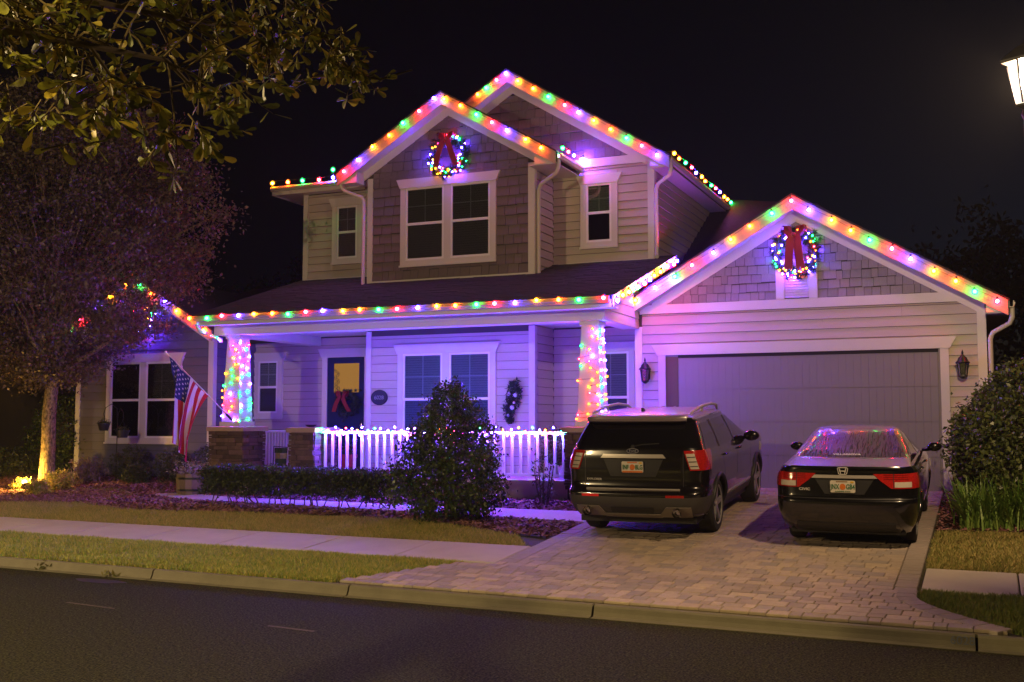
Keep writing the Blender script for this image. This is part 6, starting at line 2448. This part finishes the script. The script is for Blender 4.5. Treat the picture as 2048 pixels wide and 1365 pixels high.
for (X, Y, r_, lb, sd_) in ((-19.32, 17.62, .20, 'yellow lit grassy plant around the uplight', 71), (-18.35, 17.75, .36, 'low tawny plant right of the lit trunk', 72), (-18.15, 17.0, .25, 'dark low tuft at the edge of the tree ring', 73)):
    shrub('ring_plant', lb, 'plant', at_ground(X, Y), [(.02, r_ * .7), (r_ * .5, r_), (r_ * 1.0, r_ * .6), (r_ * 1.25, r_ * .2)], 900, .12, .02, M_GRASSD, sd_, .2, group='low plants in the tree ring')

# boxy hedge before the walk
hg = thing('clipped_hedge', 'long clipped hedge with bare stems in front of the walk', 'hedge', at_ground(-11.2, 16.55))
rs = np.random.RandomState(77)
ncl = 2300
cx = rs.uniform(-2.15, 2.05, ncl)
cyy = rs.uniform(-.36, .36, ncl)
cz = .22 + .46 * rs.rand(ncl) ** .7
face = rs.rand(ncl)
cz = np.where(face < .40, .66 + rs.normal(size=ncl) * .018, cz)
cyy = np.where((face >= .40) & (face < .75), -.36 + rs.normal(size=ncl) * .03, cyy)
cz = cz - .025 * (cx + 2.1)*.4
c = np.stack([cx, cyy - K * cx * .4, cz], 1)
c = np.repeat(c, 16, 0) + rs.normal(size=(ncl * 16, 3)) * np.array([.05, .04, .03])
c[:, 2] += .014 * np.sin(c[:, 0] * 7)
link('foliage', fast_mesh('foliage', leaf_quads(c, .048, .026, seed=12), 4, M_HEDGE), hg, True)
st = MB()
for i in range(30):
    x = -2.1 + 4.1 * i / 29 + rs.normal() * .04
    st.tube([(x, rs.normal() * .08, -.02), (x + rs.normal() * .06, rs.normal() * .1, .22), (x + rs.normal() * .12, rs.normal() * .16, .5)], [.014, .010, .005], 5, caps=False)
st.build('stem', M_TWIG, hg, local=True, recalc=False)

# strap leaf clumps right of the driveway: each leaf a bent ribbon
def strap_clump(loc, n, L_, lb, seed):
    t = thing('strap_leaf_clump', lb, 'ornamental grass', loc, group='strap leaf clumps right of the driveway')
    r = np.random.RandomState(seed)
    V = []
    for i in range(n):
        a = r.rand() * 6.283
        b0 = np.array([r.normal() * .16, r.normal() * .14, 0])
        out = np.array([math.cos(a), math.sin(a), 0])
        side = np.array([-math.sin(a), math.cos(a), 0])
        L1 = L_ * (.6 + .5 * r.rand())
        sp = .25 + .75 * r.rand()
        w = .008 + .006 * r.rand()
        prev = None
        for f in np.linspace(0, 1, 6):
            p = b0 + out * L1 * .75 * sp * f ** 1.5 + np.array([0, 0, L1 * (f * .95 - .42 * sp * f ** 2.6)])
            ww = w * (1 - f ** 2) + .0012
            cur = (p - side * ww, p + side * ww)
            if prev:
                V += [prev[0], prev[1], cur[1], cur[0]]
            prev = cur
    link('leaves', fast_mesh('leaves', np.array(V), 4, M_STRAP), t, True)
    return t


strap_clump(at_ground(-.10, 16.6), 420, .88, 'green strap leaf clump nearest the driveway', 1)
strap_clump(at_ground(.42, 16.7), 380, .92, 'green strap leaf clump at the right picture edge', 2)
strap_clump(at_ground(.25, 17.35), 240, .85, 'green strap leaf clump tucked against the rounded shrub', 3)

# overhanging oak at the upper left: trunk outside the frame, boughs over the street
otree = thing('oak_tree', 'oak bough with broad leaves hanging over the street, close to the camera', 'tree', (-4.6, 1.7, .05))
ob = MB()
O0 = Vector((-4.6, 1.7, .05))
rel = lambda p: Vector(p) - O0
ob.tube([(0, 0, -.1), (.03, .02, .8), (.1, .1, 1.8), (.1, .2, 2.7), (.2, .5, 3.6)], [.24, .19, .17, .15, .12], 10, caps=False)
BOUGHS = [[(-3.09, 1.96, 2.99), (-2.98, 2.21, 3.22), (-2.95, 2.54, 3.3), (-2.91, 2.89, 3.35), (-2.93, 3.31, 3.43), (-2.98, 3.62, 3.35)],
          [(-3.09, 1.96, 2.99), (-3.17, 2.43, 3.53), (-3.08, 2.91, 3.57), (-3.07, 3.45, 3.68), (-3.05, 3.99, 3.8), (-3.05, 4.22, 3.73)],
          [(-3.17, 2.43, 3.53), (-3.23, 3.24, 3.99), (-3.15, 3.93, 4.05), (-3.21, 4.44, 4.17), (-3.27, 4.74, 4.16), (-3.25, 4.98, 4.07), (-3.2, 5.12, 3.95), (-3.11, 5.26, 3.95), (-2.99, 5.42, 4.04)],
          [(-2.95, 2.54, 3.3), (-2.95, 2.66, 3.22), (-2.97, 2.77, 3.14)],
          [(-2.91, 2.89, 3.35), (-2.92, 3.0, 3.28), (-2.89, 3.23, 3.23), (-2.86, 3.25, 3.15)],
          [(-3.07, 3.45, 3.68), (-3.03, 3.69, 3.63), (-3.04, 3.91, 3.56)]]
TIPS = [(-2.95, 2.72, 3.11), (-2.95, 2.78, 3.1), (-2.93, 2.95, 3.16), (-2.87, 3.25, 3.16), (-2.85, 3.26, 3.14), (-2.89, 3.45, 3.22), (-2.85, 3.14, 3.22), (-2.91, 3.51, 3.17),
        (-2.91, 3.12, 3.22), (-3.03, 3.81, 3.44), (-3.03, 3.92, 3.51), (-2.91, 2.78, 3.37), (-2.94, 2.65, 3.37), (-2.86, 2.49, 3.1), (-3.04, 4.21, 3.83), (-3.03, 4.11, 3.84),
        (-3.21, 4.66, 4.18), (-3.19, 4.77, 4.24), (-3.18, 5.0, 4.16), (-3.18, 5.12, 4.0), (-3.18, 5.23, 3.98), (-3.27, 4.97, 4.01), (-3.21, 4.99, 4.09), (-3.22, 5.12, 3.88), (-3.3, 4.84, 4.13)]
ob.tube([(.2, .5, 3.6), rel((-4.2, 2.1, 3.3)), rel((-3.6, 2.05, 3.0)), rel((-3.09, 1.96, 2.99))], [.11, .07, .045, .03], 8, caps=False)
for i, bp_ in enumerate(BOUGHS):
    n = len(bp_)
    r0 = (.022, .02, .016, .007, .007, .007)[i]
    ob.tube([rel(p) for p in bp_], [r0 * (1 - .8 * k / (n - 1)) + .0015 for k in range(n)], 6, caps=False)
rnd = random.Random(19)
leaves = []


def twig(p, d, L_, nl, ll):
    p = Vector(p)
    d = Vector(d).normalized()
    path = [p]
    for k in range(3):
        d = (d + Vector((rnd.gauss(0, .2), rnd.gauss(0, .2), rnd.gauss(0, .2)))).normalized()
        path.append(path[-1] + d * L_ / 3)
    ob.tube([q - O0 for q in path], [.0032, .0026, .002, .0012], 4, caps=False)
    for k in range(nl):
        f = .25 + .75 * k / max(1, nl - 1)
        seg = min(2, int(f * 3))
        q = path[seg].lerp(path[seg + 1], f * 3 - seg)
        a = (d * (.5 + .9 * (k == nl - 1)) + Vector((rnd.gauss(0, .75), rnd.gauss(0, .75), rnd.gauss(-.25, .6)))).normalized()
        leaves.append((q, a, ll * rnd.uniform(.6, 1.15)))


for p in TIPS:
    for k in range(2):
        twig(p, (rnd.gauss(0, .5), rnd.gauss(0, .5), -.9), rnd.uniform(.05, .14), rnd.choice((5, 6, 7)), .088)
for i, bp_ in enumerate(BOUGHS):
    nt = (40, 44, 40, 9, 9, 9)[i]
    for k in range(nt):
        f = (k + rnd.random()) / nt * (len(bp_) - 1)
        if i == 2 and f > 6.6:
            continue
        a, b_ = Vector(bp_[int(f)]), Vector(bp_[min(len(bp_) - 1, int(f) + 1)])
        q = a.lerp(b_, f - int(f))
        sp = .30 if i < 2 else (.22 if f < 4 else .10)
        dv = Vector((rnd.gauss(0, 1), rnd.gauss(0, 1), rnd.gauss(-.1, .8)))
        for s2 in range(2 if i < 3 else 1):
            e = q + Vector((rnd.gauss(0, .10), rnd.gauss(0, .14), rnd.gauss(-.02, .13))) * (sp / .22)
            if rnd.random() < .7 and i < 3:
                ob.tube([q - O0, (q + e) / 2 + Vector((0, 0, .02)) - O0, e - O0], [.005, .004, .003], 4, caps=False)
            twig(e, dv, rnd.uniform(.08, .2) if f < 5 or i < 2 else .07, rnd.choice((7, 8, 9)) if i < 2 else 7, .082)
ob.build('trunk', M_TWIG, otree, local=True, recalc=False)

LV = [(0, 0, 0), (.30, .07, .012), (.62, .17, .03), (.85, .18, .03), (.97, .09, .012), (1, 0, 0), (.97, -.09, .012), (.85, -.18, .03), (.62, -.17, .03), (.30, -.07, .012), (.5, 0, -.012), (.8, 0, -.012)]
LF = [(0, 10, 2, 1), (10, 11, 3, 2), (11, 5, 4, 3), (0, 9, 8, 10), (10, 8, 7, 11), (11, 7, 6, 5)]
M_LEAF1 = [mat('oak_leaf_olive', (.17, .165, .022), .42, rnd=.25, transl=.25), mat('oak_leaf_yellow', (.32, .24, .03), .45, rnd=.25, transl=.3), mat('oak_leaf_dark', (.08, .09, .018), .38, rnd=.25, transl=.2)]
lme = []
for m in M_LEAF1:
    b_ = MB()
    b_.add(LV, LF)
    lme.append(b_.mesh('leaf', m, True, recalc=False))
camv = Vector((0, 0, 2))
F_ = Vector((-math.sin(math.radians(23.55)), math.cos(math.radians(23.55)), .07))
R_v = Vector((math.cos(math.radians(23.55)), math.sin(math.radians(23.55)), 0))


def in_view(q):
    d = q - camv
    f_ = d.dot(F_)
    return f_ > .3 and abs(d.dot(R_v) / f_) < .49 and d.z / f_ < .40


leaves.sort(key=lambda l: (not in_view(l[0]), (l[0] - camv).length))
restl = MB()
for i, (q, a, L_) in enumerate(leaves):
    s_ = a.cross(Vector((rnd.gauss(0, 1), rnd.gauss(0, 1), rnd.gauss(0, 1)))).normalized()
    n_ = a.cross(s_)
    B = frame(a * L_, s_ * L_ * .95, n_ * L_, q - O0)
    if i < 295:
        o = bpy.data.objects.new('leaf', lme[rnd.choice((0, 0, 1, 2))])
        COL.objects.link(o)
        o.matrix_basis = B
        o.parent = otree
    else:
        restl.add([B @ Vector(p) for p in LV], LF, rnd.choice((0, 0, 1, 2)))
restl.build('small_leaves', M_LEAF1, otree, local=True, recalc=False)['kind'] = 'stuff'

# neighbour's wall, and trees behind, dark against the sky
nb = thing('neighbour_house', 'dark brown wall of the neighbouring house at the left picture edge', 'house', (-27, 25, .8))
MB().box(-31.5, -22.6, 23.2, 30, .7, 3.6).build('wall', M_TAN, nb)
nbw = MB().prism([(-32, 3.6), (-22.1, 3.6), (-27, 6.0)], 'y', 22.9, 30).build('roof', M_ROOF, nb)
fb = thing('board_fence', 'dark board fence between the wing and the neighbouring house', 'fence', (-21.5, 22.4, .8))
for k in range(16):
    x = -22.55 + k * .155
    MB().prism([(x, .75), (x + .145, .75), (x + .145, 2.45), (x + .12, 2.5), (x + .025, 2.5), (x, 2.45)], 'y', 22.4, 22.43).build('board', M_FENCE, fb)
for z in (1.1, 2.2):
    MB().box(-22.55, -20.1, 22.44, 22.48, z, z + .09).build('rail', M_FENCE, fb)


def far_tree(loc, h, R_, lb, seed):
    t = thing('far_tree', lb, 'tree', loc, group='dark trees behind the house')
    rs = np.random.RandomState(seed)
    MB().tube([(0, 0, 0), (.2, 0, h * .4), (0, .1, h * .75)], [.3, .22, .1], 8, caps=False).build('trunk', M_BARK, t, local=True, recalc=False)
    n = 70
    c = rs.normal(size=(n, 3)) * np.array([R_ * .5, R_ * .5, h * .16]) + np.array([0, 0, h * .68])
    cc = np.repeat(c, 60, 0) + rs.normal(size=(n * 60, 3)) * R_ * .13
    link('crown', fast_mesh('crown', leaf_quads(cc, .38, .2, seed=seed), 4, M_FAR), t, True)


far_tree((-2.5, 62, .9), 9.6, 2.4, 'dark tree top showing over the right slope of the garage roof', 1)
far_tree((1.6, 58, .9), 11.0, 4.2, 'dark tree mass at the right picture edge beyond the garage', 2)
far_tree((4.8, 50, .9), 9.5, 4.5, 'dark tree low at the right picture edge behind the rounded shrub', 3)
far_tree((-43, 62, .9), 11.6, 3.2, 'dark tree tops left of the upstairs wall above the porch roof', 4)
far_tree((-52, 62, .9), 10.8, 3.6, 'dark tree far behind the crown of the lit tree', 5)
